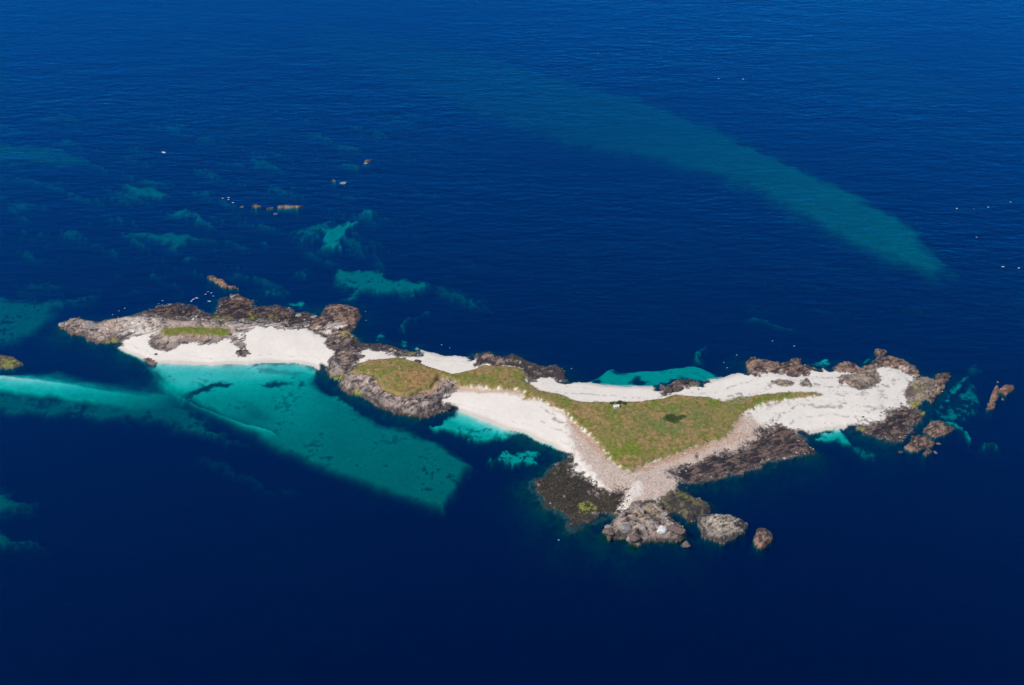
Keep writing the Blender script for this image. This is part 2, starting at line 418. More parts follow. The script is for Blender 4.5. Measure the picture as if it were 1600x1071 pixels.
ALGAE = [(outline(s, 1.0), c) for s, c in [
    ("902,790 912,783 925,785 934,790 930,796 918,799 908,803 906,795", 1.0), ("530,520 545,518 560,524 562,530 550,532 535,527", 0.9),
    ("166,533 180,530 184,534 176,540 166,537", 1.0), ("516,588 534,589 536,594 524,595", 0.9), ("548,611 565,613 573,616 560,618", 0.7),
    ("1314,671 1322,667 1330,670 1326,674 1316,675", 0.9), ("1336,672 1345,664 1350,668 1348,676 1338,678", 0.9),
    ("1080,599 1100,598 1092,604 1078,604", 0.7), ("385,487 395,488 398,497 388,497", 0.6), ("418,492 436,488 432,500 420,503", 0.3), ("330,495 345,492 370,500 340,504", 0.45),
    ("625,549 650,551 648,555 628,553", 0.6), ("1418,628 1432,626 1440,632 1430,637 1420,634", 0.8), ("1436,640 1446,640 1444,648 1436,646", 0.8),
    ("1425,605 1440,598 1448,604 1440,614 1428,614", 0.35), ("1050,765 1065,770 1085,778 1104,786 1098,790 1075,782 1055,774", 0.55), ("1030,786 1040,792 1045,798 1036,798", 0.5),
    ("1060,750 1075,760 1074,768 1062,762", 0.4), ("0,562 20,560 36,568 18,573 -10,573", 0.55), ("800,562 808,560 812,566 804,568", 0.35)]]

# ------------------------------------------------------------------ sea bed and island relief
coast = sdf(COAST, 160.0, WX0, WY0)
n_big = fbm(X / 160, Y / 160, 71, 4)
n_mid = fbm(X / 22, Y / 22, 72, 4)
n_fin = fbm(X / 4.5, Y / 4.5, 73, 4, 0.6)
n_vf = fbm(X / 1.9, Y / 1.9, 74, 2, 0.6)
n_str = fbm((X * 0.9 + Y * 0.5) / 12, (Y * 0.9 - X * 0.45) / 2.6, 75, 4, 0.6)      # bedding of the rock
n_st2 = fbm((X * 0.9 + Y * 0.5) / 7, (Y * 0.9 - X * 0.45) / 1.5, 78, 2, 0.6)
n_rid = fbm((X * 0.8 + Y * 0.6) / 15, (Y * 0.8 - X * 0.6) / 8, 76, 5, 0.55, ridged=True)

deep = -17.0 + 2.5 * n_big
shelf = -1.2 - 0.42 * np.maximum(-coast, 0) + 1.2 * n_mid            # weedy flank of the island
H = np.maximum(deep, shelf)
SAND_BED = np.zeros_like(H)                                          # 1 where the bed is clean sand
for s, dep, soft, weedy, wrp in BANKS:
    P_ = outline(s)
    d = sdf(P_, 90.0, WX2 if wrp else WX2 * (0.45 if dep == 4.6 else 0.2), WY2 if wrp else WY2 * (0.45 if dep == 4.6 else 0.2))
    m = sstep(-soft * 0.5, soft * 0.5, d)
    tilt = np.clip((-20 - Y) / 170, 0, 1) * np.clip(-X / 60 + 0.6, 0, 1) * 2.6 if dep == 4.6 else 0.0
    hb = -dep - tilt + 0.8 * (dep == 4.6) * np.clip((Y + 40) / 60, 0, 1) + 0.35 * n_big + 0.08 * n_mid + np.minimum(d, 0) * (1.2 * dep / soft) - 0.12
    if dep == 4.6:                                                  # the bay shelves gently from the western beach
        hb = lerp(hb, np.maximum(hb, -(0.4 + 0.085 * np.maximum(-coast, 0)) + 0.10 * n_mid), sstep(-120, -190, X))
    H = np.where(m > 0.001, np.maximum(H, lerp(np.minimum(H, hb), hb, m)), H)
    wd = 1 - min(1.0, 0.35 + weedy * 1.8) * sstep(0.0, 0.35, n_mid * 0.7 + n_fin * 0.8 - 0.42 + weedy * 1.15)
    SAND_BED = np.maximum(SAND_BED, sstep(-0.15 * soft, 0.55 * soft, d) * wd)
# the western bar: a crest that sinks eastward, gentle on its north side, steep along the south
crest_ = outline("-200,566 -60,583 0,588 60,594 120,601 180,608 230,611 262,607 300,600")
side = sdf(np.vstack([crest_, [[6000, crest_[-1][1]], [6000, -6000], [-6000, -6000], [-6000, crest_[0][1]]]]), 70.0, WX0 + 0.25 * WX2, WY0 + 0.25 * WY2)
xa, xb = at(20, 590)[0], at(262, 607)[0]
along = np.clip((X - xa) / (xb - xa), 0, 1.6)
dn = np.maximum(-side, 0); ds = np.maximum(side, 0)
hbar = -(0.30 + 5.4 * along ** 1.7 + np.maximum(along - 1.0, 0) * 14 + 0.34 * dn + 0.16 * ds + 0.75 * np.maximum(ds - 12 + 2 * n_mid, 0))
mb = (side > -69) * (side < 60) * sstep(1.35, 1.05, along)
H = np.where(mb > 0, np.maximum(H, lerp(-17, hbar, mb)), H)
SAND_BED = np.maximum(SAND_BED, mb * sstep(26, 4, dn + 6 * n_mid) * sstep(17, 12, ds + 2 * n_mid))
d = sdf(FAR_BANK, 120.0)
d = d + 9 * n_mid
m = sstep(-24, 13, d)
hb = -6.1 - np.clip((430 - X) / 560, 0, 1.2) * 6.2 + 0.5 * n_big
H = np.maximum(H, lerp(deep, hb, m))
SAND_BED = np.maximum(SAND_BED, m * 0.9)
dim = sstep(0.05, 0.5, fbm(X / 260, Y / 200, 77, 3)) * sstep(140, 420, Y)  # dim sands in the far water
H = np.maximum(H, lerp(deep, -11.0, dim * 0.8))
SAND_BED = np.maximum(SAND_BED, dim * 0.5)
# faint drifts of sand between the reefs north west of the island
nw = sstep(40, -160, X) * sstep(70, 120, Y) * sstep(620, 420, Y)
ne = sstep(-60, 200, X) * sstep(20, 70, Y) * sstep(260, 120, Y) * 0.5
drift = (nw + ne) * sstep(0.05, 0.60, fbm((X * 0.85 - Y * 0.5) / 60, (Y * 0.85 + X * 0.5) / 20, 81, 5, 0.6) + 0.25 * n_fin)
H = np.where(coast < -3, np.maximum(H, lerp(H, -8.0, drift * (H < -8.0))), H)
SAND_BED = np.maximum(SAND_BED, drift * 0.7)
for s, k in KELP:
    d = sdf(outline(s), 30.0, WX1, WY1)
    SAND_BED *= 1 - k * sstep(-2.0, 2.0, d + 1.6 * n_fin)

bsp = sstep(-10, 20, sdf(outline('380,660 440,668 560,700 700,700 740,715 700,780 620,760 500,720'), 60.0)) * sstep(0.30, 0.55, n_fin * 0.8 + 0.4 * n_mid)
SAND_BED *= 1 - 0.6 * bsp
beach_w = 24.0
Hs = 3.3 * (1 - np.exp(-np.maximum(coast, 0) / beach_w)) + 0.10 * n_mid * sstep(0, 12, coast) + np.minimum(coast, 0) * 0.05
near = sstep(-6, 0.5, coast)
H = np.where(coast > 0, np.maximum(Hs, 0.03), H)
H = np.where((coast <= 0) & (coast > -8), np.maximum(H, lerp(H, -0.05 + coast * 0.22, sstep(-8, 0, coast) * np.clip(SAND_BED * 1.5, 0.15, 1))), H)
shore_sand = sstep(-4, 0, coast)
SAND = np.maximum(SAND_BED, shore_sand * (coast > -0.2))

# the grassy tops
gm = sdf(GRASS_MAIN, 60.0, WX0 * 1.3, WY0 * 1.3)
gw = sdf(GRASS_WEST, 60.0, WX0, WY0)
gd = np.maximum(gm, gw)
hx, hy = at(628, 592, 7)
dome = np.exp(-(((X - hx) / 46) ** 2 + ((Y - hy) / 42) ** 2))
hx2, hy2 = at(790, 588, 4)
dome2 = np.exp(-(((X - hx2) / 40) ** 2 + ((Y - hy2) / 30) ** 2))
gtop = 3.9 + 0.9 * sstep(0, 40, gd) + 0.5 * n_mid + 4.2 * dome + 1.0 * dome2
gh = lerp(H, np.maximum(gtop, H + 0.3), sstep(-1.6, 2.6, gd))

# rock masses
PAL = {
    'pale': ((0.410, 0.305, 0.240), (0.058, 0.045, 0.047), (0.20, 0.140, 0.105)),
    'tanpale': ((0.450, 0.335, 0.262), (0.085, 0.064, 0.060), (0.20, 0.140, 0.105)),
    'mixed': ((0.340, 0.232, 0.172), (0.048, 0.036, 0.038), (0.15, 0.105, 0.080)),
    'brown': ((0.275, 0.165, 0.112), (0.046, 0.033, 0.036), (0.19, 0.128, 0.098)),
    'red': ((0.27, 0.150, 0.105), (0.15, 0.085, 0.065), (0.20, 0.115, 0.085)),
    'tan': ((0.32, 0.235, 0.160), (0.14, 0.105, 0.085), (0.25, 0.19, 0.13)),
    'weed': ((0.140, 0.088, 0.066), (0.023, 0.018, 0.024), (0.105, 0.076, 0.062)),
    'flats': ((0.042, 0.034, 0.022), (0.020, 0.017, 0.016), (0.050, 0.036, 0.024)),
    'olive': ((0.13, 0.105, 0.055), (0.045, 0.037, 0.034), (0.12, 0.090, 0.055)),
    'dome': ((0.42, 0.34, 0.255), (0.045, 0.037, 0.038), (0.19, 0.138, 0.108)),
}
ROCKM = np.zeros_like(H)
OBJ = np.zeros(H.shape, np.int16)                                   # which rock a point belongs to
RC = np.zeros(H.shape + (3,), np.float32)
BUMPY = []
rock_d = []
ROCKY = np.full_like(H, -40.0); ROCKC = ROCKY.copy()
for k, (nm, lab, s, top, wid, rough, pal) in enumerate(ROCKS):
    zr = 2.5 if nm in ('beach_outcrop', 'tan_outcrop') else min(top * 0.25, 1.0)
    P_ = outline(s, zr)
    far = P_[:, 1].min() > 260
    d_ = sdf(P_, 40.0, *((None, None) if far else (WX1 * 0.55, WY1 * 0.55) if nm in ('skerry', 'beach_outcrop', 'sea_stack') else (WX1 * 2.6, WY1 * 2.6) if pal == 'flats' else (WX1 * 1.7, WY1 * 1.7) if pal == 'weed' else (WX1, WY1)))
    rock_d.append(d_)
    ROCKY = np.maximum(ROCKY, d_)
    if nm not in ('beach_outcrop', 'tan_outcrop'):
        ROCKC = np.maximum(ROCKC, d_)
    if pal in ('weed', 'flats', 'olive', 'brown') and nm not in ('beach_outcrop', 'skerry'):          # the sand sinks towards low weedy rock
        H = np.where(coast > -2, lerp(H, np.minimum(H, top * 0.45), sstep(-7, 3, d_)), H)
# blocks and joints of the rock, worked out only where there is rock
rk = ROCKY > -6
xr, yr = X[rk], Y[rk]
ca_, sa_ = math.cos(0.5), math.sin(0.5)
u_ = xr * ca_ + yr * sa_; v_ = -xr * sa_ + yr * ca_
u_ = u_ + 1.6 * n_fin[rk]; v_ = v_ + 1.6 * n_mid[rk]
blk = np.zeros_like(H); crk = np.zeros_like(H); tone = np.zeros_like(H)
for sx_, sy_, amp, cd, seed in ((8.5, 4.6, 0.8, 0.8, 201), (3.6, 2.1, 0.6, 0.5, 202)):
    f1, f2, ce = worley(u_ / sx_, v_ / sy_, seed)
    c_ = np.exp(-((f2 - f1) / 0.10) ** 2)
    blk[rk] += amp * ((ce - 0.5) * 1.3 + 0.35 * (0.5 - f1))
    crk[rk] += cd * c_
    tone[rk] += amp * (ce - 0.5)
Hr = H.copy()
for k, (nm, lab, s, top, wid, rough, pal) in enumerate(ROCKS):
    d = rock_d[k] + 1.2 * n_mid + (0.7 if nm in ('skerry', 'sea_stack', 'small_sea_stack') else 0.8)
    t = np.clip(d / wid, 0, 1)
    low = pal in ('weed', 'flats')
    prof = t ** 0.8 if low else 1 - (1 - t) ** 2.2
    rg = 0.8 * rough * (0.42 * n_rid + 0.30 * n_str + 0.22 * n_fin + 0.14 * n_vf + 0.62 * blk - 0.75 * crk)
    base = -0.10 + (top + 0.10) * prof * (0.92 + 0.30 * n_mid)
    hr = base + rg * (0.18 + 0.82 * sstep(0.15, 0.75, t)) + np.minimum(d, 0) * (0.4 if low else 1.5)
    if not low:
        hr = hr + 0.24 * np.sin(hr * 3.9 + 2.2 * n_mid + 0.8 * n_big)           # ledges
    if pal == 'flats':
        hr = -1.0 + 1.7 * t ** 0.7 + 0.55 * n_mid + 0.30 * n_fin + 0.25 * rg + np.minimum(d, 0) * 1.0
    edge = sstep(-3.0, 1.2, d)
    if nm in ('beach_outcrop', 'tan_outcrop', 'pale_flat_rocks'):
        hr = H - 0.2 + (top - 1.6) * prof * 0.8 + 0.55 * rg
    if low:
        hnew = np.where(d > -3.0, lerp(Hr, np.maximum(hr, np.where(coast > 3, Hr * 0.9 + 0.45 * rg, -9)), edge), Hr)
    else:
        hnew = np.where(d > -3.0, lerp(Hr, np.maximum(hr, np.where(coast > 3, Hr - 0.1 + 0.45 * rg, -9)), edge), Hr)
    if low:
        vis = sstep(-3.0, 3.5, d + (3.6 if pal == 'weed' else 5.0) * n_fin + 2.6 * n_vf + 2.0 * n_mid)
    else:
        vis = sstep(-0.9, 0.9, d + (1.6 * n_fin + 0.9 * n_vf) * (0.4 if nm == 'beach_outcrop' else 1))
    c0, c1, c2 = [np.array(c, np.float32) for c in PAL[pal]]
    nn = n_str * 0.45 + n_st2 * 0.40 + n_fin * 0.30 + n_vf * 0.25 + tone * 0.60
    if not low:
        n_face = np.zeros_like(H)                                  # beds seen in the faces run level
        q_ = d > -1
        n_face[q_] = fbm((X[q_] + 0.4 * Y[q_]) / 9, hnew[q_] / 0.9 + Y[q_] / 25, 79, 3, 0.6)
        nn = nn * 0.6 + n_face * 0.55
    hh = hnew + 0.5 * n_mid + 0.3 * n_fin
    if pal in ('pale', 'dome', 'mixed', 'tanpale'):
        up = sstep(1.1, 2.3, hh) * sstep(-0.28, 0.20, nn + (0.24 if pal == 'tanpale' else 0.10 if pal != 'mixed' else -0.06)) * (0.55 + 0.45 * sstep(3, 12, d + 3 * n_mid))
        lo = 1 - sstep(0.45, 1.0, hh)
    elif pal in ('brown', 'red', 'tan'):
        up = sstep(-0.22, 0.26, nn)
        lo = 1 - sstep(0.4, 0.8, hh)
    else:
        up = sstep(0.0, 0.6, nn + 0.30 * n_rid)
        lo = (1 - sstep(0.2, 0.6, hh)) * 0.7
    if pal in ('mixed', 'weed', 'brown', 'olive') and nm not in ('weed_slope', 'skerry', 'small_sea_stack', 'beach_outcrop'):
        up = up * sstep(0.1, 1.0, hh); lo = lo * 0.15                 # black weed down at the waterline
    c = c1[None, None] * (1 - up[..., None]) + c0[None, None] * up[..., None]
    c = c * (1 - lo[..., None]) + c2[None, None] * lo[..., None]
    c = c * np.clip(1 + 0.38 * nn - 0.35 * crk, 0.25, 1.8)[..., None]
    drowned = 1 - sstep(-0.25, 0.10, hnew)                          # weed covers what never dries
    c = c * (1 - drowned[..., None]) + np.array([0.040, 0.034, 0.016] if low else [0.018, 0.018, 0.013], np.float32) * drowned[..., None]
    RC = RC * (1 - vis[..., None]) + c * vis[..., None]
    ROCKM = np.maximum(ROCKM, vis)
    OBJ = np.where((vis > 0.5) & (hnew > -1.2), k + 1, OBJ)
    Hr = np.where(d > -3.0, hnew, Hr)
# the foot of the rocks is rock, not sand
foot = sstep(-9, -3, ROCKC) * (1 - ROCKM) * (1 - sstep(5, 10, coast))
Hr = np.where((foot > 0.3) & (coast < 9) & (coast > -12), np.minimum(Hr, -0.6 + 0.35 * n_fin + 0.35 * np.minimum(coast, 0)) * foot + Hr * (1 - foot), Hr)
H = np.maximum(Hr, np.where(gd > -1.6, gh, -99)) if True else Hr
H = np.where(gd > 0.5, np.maximum(gh, 0), H)
H = np.where((gd > -0.0) & (gd <= 0.5), np.maximum(gh, H * 0.5 + gh * 0.5), H)

# ------------------------------------------------------------------ real surface colours, point by point
def C(r, g, b):
    return np.array([r, g, b], np.float32)[None, None]

def mix(c, other, m):
    return c * (1 - m[..., None]) + other * m[..., None]

weed_bed = mix(C(0.018, 0.022, 0.016) + np.zeros_like(RC), C(0.040, 0.045, 0.022), sstep(-0.3, 0.5, n_fin + n_mid))
sand_c = C(0.70, 0.610, 0.510) * (1 + 0.06 * n_mid + 0.04 * n_fin + 0.03 * n_vf)[..., None]
east = sstep(60, 330, X)
sand_c = mix(sand_c, C(0.63, 0.555, 0.470) * (1 + 0.07 * n_str + 0.06 * n_fin)[..., None], east * 0.8 * (coast > 0))
bed_sand = C(0.62, 0.575, 0.49) * (1 + 0.12 * n_mid + 0.10 * n_fin)[..., None]
A = mix(weed_bed, bed_sand, np.clip(SAND, 0, 1))
land = sstep(-0.5, 0.8, coast)
A = mix(A, sand_c, land)
sand_c = sand_c * (1 + 0.05 * np.sin(H * 8 + 3 * n_mid))[..., None]
wet = land * (1 - sstep(0.12, 0.75, H + 0.12 * n_mid))
A = mix(A, C(0.46, 0.395, 0.325) + 0 * A, wet * 0.75)
# strand lines of dry weed on the beaches
for lvl, wdt, amt, lo_x, hi_x in [(1.05, 0.05, 0.35, -400, 60), (1.7, 0.07, 0.55, 20, 420), (2.35, 0.08, 0.7, 20, 420), (2.75, 0.05, 0.6, 60, 420)]:
    q = H + 0.22 * n_mid + 0.05 * n_fin
    l = np.exp(-((q - lvl) / wdt) ** 2) * sstep(0.05, 0.45, n_fin + 0.5 * n_mid + 0.15) * (X > lo_x) * (X < hi_x) * land
    A = mix(A, C(0.15, 0.12, 0.10) + 0 * A, l * amt)
speck = sstep(0.62, 0.75, fbm(X / 2.6, Y / 2.6, 91, 2)) * sstep(0.0, 0.3, fbm(X / 30, Y / 30, 92, 2)) * land * east
A = mix(A, C(0.12, 0.095, 0.085) + 0 * A, speck * 0.7)
# shingle
sh = sdf(SHINGLE, 40.0, WX1, WY1)
shm = sstep(-3.5, 3.5, sh + 3.5 + 3.0 * n_fin) * land
A = mix(A, C(0.50, 0.372, 0.292) * (1 + 0.30 * n_vf + 0.16 * n_fin)[..., None], shm * 0.88)
A = mix(A, weed_bed * 0.9, np.clip(foot * 1.2, 0, 1) * (1 - sstep(0.0, 0.5, H)))
A = mix(A, C(0.13, 0.10, 0.085) + 0 * A, foot * sstep(0.0, 0.5, H) * 0.7)
# rock
A = mix(A, RC, ROCKM)
# sand and shingle caught between the rocks
cr = sstep(0.0, 0.40, n_str * 0.9 + n_mid * 0.6 + 0.12 * (X < -200)) * sstep(0.8, 2.2, Hr) * (coast > 4) * sstep(6.0, 1.0, Hr)
inner = np.zeros_like(H)
for s in ("195,500 240,498 250,510 245,522 215,522 195,528", "365,512 400,508 440,508 470,512 440,517 400,516 380,528 372,540 365,530", "410,498 440,503 470,512 500,512 540,508 550,516 520,524 480,518 440,514", "865,705 885,715 905,735 930,752 955,765 975,770 985,760 950,735 915,705 880,700",
          "690,598 720,604 735,612 712,624 698,634 690,628", "1395,574 1430,580 1440,592 1420,600 1385,585", "960,790 985,775 1005,765 1000,755 985,760 970,775", "555,542 600,545 625,552 600,556 560,552"):
    inner = np.maximum(inner, sstep(-6, 3, sdf(outline(s, 1.5), 30.0)))
A = mix(A, sand_c * 0.97, np.clip(cr * inner * 1.3, 0, 1) * ROCKM)
ps = sdf(outline("961,798 971,784 983,770 988,756 998,751 1008,760 1004,772 991,779 985,789 972,799", 2.0), 20.0, WX1 * 0.5, WY1 * 0.5)
A = mix(A, sand_c, sstep(-1, 1, ps))
# ochre lichen on the southern headland
lich = sstep(-3, 4, sdf(outline("985,800 1000,788 1025,788 1035,797 1030,806 1005,810 985,812", 5), 25.0, WX1, WY1)) * sstep(-0.3, 0.3, n_fin)
A = mix(A, C(0.30, 0.215, 0.110) + 0 * A, lich * 0.75)
# bare soil along the cut edge of the turf
for P_, k in SOIL:
    m = sstep(-2.0, 1.5, sdf(P_, 25.0, WX1, WY1) + 1.2 * n_fin)
    A = mix(A, C(0.42, 0.225, 0.125) * (1 + 0.25 * n_vf + 0.2 * n_fin)[..., None], m * k * 0.85)
rim = np.exp(-((gd + 1.0) / 1.3) ** 2) * sstep(-0.3, 0.3, n_mid + n_fin * 0.5)
A = mix(A, C(0.30, 0.20, 0.125) + 0 * A, rim * 0.6)
# green algae
for P_, k in ALGAE:
    m = sstep(-1.5, 1.5, sdf(P_, 20.0, WX1, WY1) + 1.5 * n_fin) * sstep(-0.35, 0.25, n_fin + 0.5 * n_vf)
    A = mix(A, C(0.25, 0.245, 0.035) * (1 + 0.3 * n_vf)[..., None], m * k * (H > -0.4))
# turf
g1 = fbm(X / 11, Y / 11, 101, 5, 0.6); g2 = 1.3 * fbm(X / 34, Y / 30, 102, 3); g3 = fbm(X / 3.2, Y / 3.2, 103, 3, 0.6)
G = C(0.180, 0.160, 0.042) + np.zeros_like(A)
G = mix(G, C(0.128, 0.168, 0.024), sstep(-0.05, 0.45, g1 + 0.5 * g2))
G = mix(G, C(0.275, 0.178, 0.074), sstep(-0.05, 0.45, -g1 * 0.8 - 0.3 * g2 + 0.45 * g3))
G = mix(G, C(0.225, 0.165, 0.062) + 0 * G, 0.8 * sstep(0.0, 0.5, g2 + 0.3 * g1))
hb_ = sstep(-8, 8, sdf(outline("640,578 660,572 690,585 700,594 680,600 660,612 640,620 625,610 630,595", 7), 40.0, WX2, WY2))
G = mix(G, C(0.310, 0.170, 0.072) * (1 + 0.25 * g3)[..., None], hb_ * 0.9 * sstep(-0.45, 0.15, g1 + 0.5 * g3))
hg = sstep(-10, 14, sdf(outline("1010,645 1050,637 1100,645 1110,665 1080,682 1030,680 1005,665", 5), 60.0, WX2, WY2))
G = mix(G, C(0.115, 0.150, 0.052) + 0 * G, hg * 0.65 * sstep(-0.5, 0.3, g1))
lg = sstep(-8, 12, sdf(outline("925,680 950,690 990,690 1010,710 990,728 965,722 945,705", 4), 60.0, WX2, WY2))
G = mix(G, C(0.150, 0.180, 0.022) + 0 * G, lg * 0.7 * sstep(-0.4, 0.3, g1))
wg = sstep(-2, 4, gw)
G = mix(G, C(0.125, 0.165, 0.022) + 0 * G, wg * 0.6)
ty = sstep(-4, 4, sdf(outline("1170,641 1190,630 1230,622 1265,618 1250,624 1215,632 1185,642", 3.5), 30.0, WX1, WY1))
G = mix(G, C(0.32, 0.27, 0.12) + 0 * G, ty * 0.6 * sstep(-0.2, 0.2, n_fin))
G *= np.clip(1 + 0.26 * g3 + 0.26 * n_vf, 0.4, 1.7)[..., None]
GRASS = sstep(-0.8, 0.8, gd + 2.4 * n_fin + 1.4 * n_vf)
A = mix(A, G, GRASS)
tys = sstep(-3, 5, sdf(outline("1165,645 1190,634 1240,624 1285,617 1280,623 1240,632 1200,642 1175,650", 3.0), 30.0, WX1, WY1)) * sstep(0.0, 0.3, n_fin + 0.3 * n_mid) * (1 - GRASS)
A = mix(A, C(0.30, 0.255, 0.12) + 0 * A, tys * 0.5)
H = H + GRASS * (0.30 * g3 + 0.20 * n_vf)
A = mix(A, weed_bed * 0.85, (1 - 0.8 * ROCKM) * sstep(0.10, -0.12, H) * sstep(-14, -8, ROCKC) * (1 - sstep(0.25, 0.6, SAND_BED)))
A = np.clip(A, 0.006, 0.80)


def ground(x, y):
    """height of the ground at a point"""
    i = int(np.clip(np.searchsorted(GX, x) - 1, 0, NX - 2)); j = int(np.clip(np.searchsorted(GY, y) - 1, 0, NY - 2))
    a = min(max((x - GX[i]) / (GX[i + 1] - GX[i]), 0), 1); b = min(max((y - GY[j]) / (GY[j + 1] - GY[j]), 0), 1)
    return float((H[j, i] * (1 - a) + H[j, i + 1] * a) * (1 - b) + (H[j + 1, i] * (1 - a) + H[j + 1, i + 1] * a) * b)


def on_ground(px, py):
    """the point of the island seen at (px,py), found by walking down the sight line"""
    z = 8.0
    for _ in range(40):
        x, y = at(px, py, z)
        g = max(ground(x, y), 0.0)
        if g >= z:
            break
        z = max(z - 0.25, g)
    return x, y, g


# ------------------------------------------------------------------ materials
def new_mat(name):
    m = bpy.data.materials.new(name)
    m.use_nodes = True
    m.node_tree.nodes.clear()
    return m, m.node_tree.nodes, m.node_tree.links


def ground_mat(name, grain, grain_amt, bump, rough, spec=0.2):
    """the traced ground colours with fine grain and relief on top"""
    m, n, l = new_mat(name)
    o = n.new('ShaderNodeOutputMaterial'); p = n.new('ShaderNodeBsdfPrincipled')
    at_ = n.new('ShaderNodeAttribute'); at_.attribute_name = 'surface'
    ge = n.new('ShaderNodeNewGeometry')
    t = n.new('ShaderNodeTexNoise'); t.inputs['Scale'].default_value = grain; t.inputs['Detail'].default_value = 5
    t.inputs['Roughness'].default_value = 0.65
    l.new(ge.outputs['Position'], t.inputs['Vector'])
    mr = n.new('ShaderNodeMapRange')
    mr.inputs[1].default_value = 0.3; mr.inputs[2].default_value = 0.7
    mr.inputs[3].default_value = 1 - grain_amt; mr.inputs[4].default_value = 1 + grain_amt
    l.new(t.outputs['Fac'], mr.inputs[0])
    mx = n.new('ShaderNodeMix'); mx.data_type = 'RGBA'; mx.blend_type = 'MULTIPLY'; mx.inputs[0].default_value = 1
    l.new(at_.outputs['Color'], mx.inputs[6]); l.new(mr.outputs[0], mx.inputs[7])
    l.new(mx.outputs[2], p.inputs['Base Color'])
    b = n.new('ShaderNodeBump'); b.inputs['Strength'].default_value = 1; b.inputs['Distance'].default_value = bump
    l.new(t.outputs['Fac'], b.inputs['Height']); l.new(b.outputs[0], p.inputs['Normal'])
    p.inputs['Roughness'].default_value = rough
    p.inputs['Specular IOR Level'].default_value = spec
    l.new(p.outputs[0], o.inputs[0])
    return m


M_SAND = ground_mat('shell_sand', 0.9, 0.05, 0.12, 0.9)
M_SHINGLE = ground_mat('shingle', 1.3, 0.22, 0.5, 0.85)
M_ROCK = ground_mat('shore_rock', 0.75, 0.30, 0.9, 0.8, 0.3)
M_TURF = ground_mat('turf', 1.2, 0.22, 0.6, 0.95, 0.1)
M_BED = ground_mat('sea_bed', 0.35, 0.10, 0.2, 1.0, 0.0)

# water: clear sea that absorbs red first and scatters a little blue; wind ripples on top
m, n, l = new_mat('sea_water')
o = n.new('ShaderNodeOutputMaterial')
ge = n.new('ShaderNodeNewGeometry')


def wave(scale_x, scale_y, rot, detail, seed):
    mp = n.new('ShaderNodeMapping'); mp.inputs['Scale'].default_value = (scale_x, scale_y, 1)
    mp.inputs['Rotation'].default_value = (0, 0, rot); mp.inputs['Location'].default_value = (seed, seed * 1.7, 0)
    l.new(ge.outputs['Position'], mp.inputs['Vector'])
    t = n.new('ShaderNodeTexNoise'); t.inputs['Scale'].default_value = 1; t.inputs['Detail'].default_value = detail
    t.inputs['Roughness'].default_value = 0.55
    l.new(mp.outputs[0], t.inputs['Vector'])
    return t.outputs['Fac']


w1 = wave(0.055, 0.15, 0.10, 3, 3.0)
w2 = wave(0.16, 0.40, -0.12, 3, 8.0)
patch = wave(0.0016, 0.0028, 0.3, 3, 21.0)
ma = n.new('ShaderNodeMath'); ma.operation = 'MULTIPLY_ADD'; ma.inputs[1].default_value = 0.38
w3 = wave(0.016, 0.040, 0.35, 2, 14.0)
mb_ = n.new('ShaderNodeMath'); mb_.operation = 'MULTIPLY_ADD'; mb_.inputs[1].default_value = 1.3
l.new(w3, mb_.inputs[0]); l.new(w1, mb_.inputs[2])
l.new(w2, ma.inputs[0]); l.new(mb_.outputs[0], ma.inputs[2])
pr = n.new('ShaderNodeMapRange'); pr.inputs[1].default_value = 0.35; pr.inputs[2].default_value = 0.65
pr.inputs[3].default_value = 0.35; pr.inputs[4].default_value = 1.0
l.new(patch, pr.inputs[0])
bp = n.new('ShaderNodeBump'); bp.inputs['Distance'].default_value = 0.66
sx = n.new('ShaderNodeSeparateXYZ'); l.new(ge.outputs['Position'], sx.inputs[0])
lee = n.new('ShaderNodeMapRange'); lee.inputs[1].default_value = -120; lee.inputs[2].default_value = 260   # calmer in the lee of the island
lee.inputs[3].default_value = 0.35; lee.inputs[4].default_value = 1.0
l.new(sx.outputs['Y'], lee.inputs[0])
pm = n.new('ShaderNodeMath'); pm.operation = 'MULTIPLY'; l.new(pr.outputs[0], pm.inputs[0]); l.new(lee.outputs[0], pm.inputs[1])
l.new(pm.outputs[0], bp.inputs['Strength']); l.new(ma.outputs[0], bp.inputs['Height'])
lw = n.new('ShaderNodeLayerWeight'); lw.inputs['Blend'].default_value = 0.5
l.new(bp.outputs[0], lw.inputs['Normal'])
pw = n.new('ShaderNodeMath'); pw.operation = 'POWER'; pw.inputs[1].default_value = 2.75
l.new(lw.outputs['Facing'], pw.inputs[0])
fr = n.new('ShaderNodeMath'); fr.operation = 'MULTIPLY_ADD'; fr.inputs[1].default_value = 0.98; fr.inputs[2].default_value = 0.02
l.new(pw.outputs[0], fr.inputs[0])
gl = n.new('ShaderNodeBsdfGlossy'); gl.inputs['Roughness'].default_value = 0.10
gl.inputs['Color'].default_value = (0.02, 0.46, 1.0, 1)
l.new(bp.outputs[0], gl.inputs['Normal'])
tr = n.new('ShaderNodeBsdfTransparent')
ms = n.new('ShaderNodeMixShader')
l.new(fr.outputs[0], ms.inputs[0]); l.new(tr.outputs[0], ms.inputs[1]); l.new(gl.outputs[0], ms.inputs[2])
l.new(ms.outputs[0], o.inputs['Surface'])
SIG_A = (0.70, 0.079, 0.083); SIG_S = (0.0, 0.0010, 0.0140)
va = n.new('ShaderNodeVolumeAbsorption'); va.inputs['Density'].default_value = 0.75
va.inputs['Color'].default_value = tuple(1 - s / 0.75 for s in SIG_A) + (1,)
vsn = n.new('ShaderNodeVolumeScatter'); vsn.inputs['Density'].default_value = 0.05
vsn.inputs['Color'].default_value = tuple(s / 0.05 for s in SIG_S) + (1,)
ad = n.new('ShaderNodeAddShader')
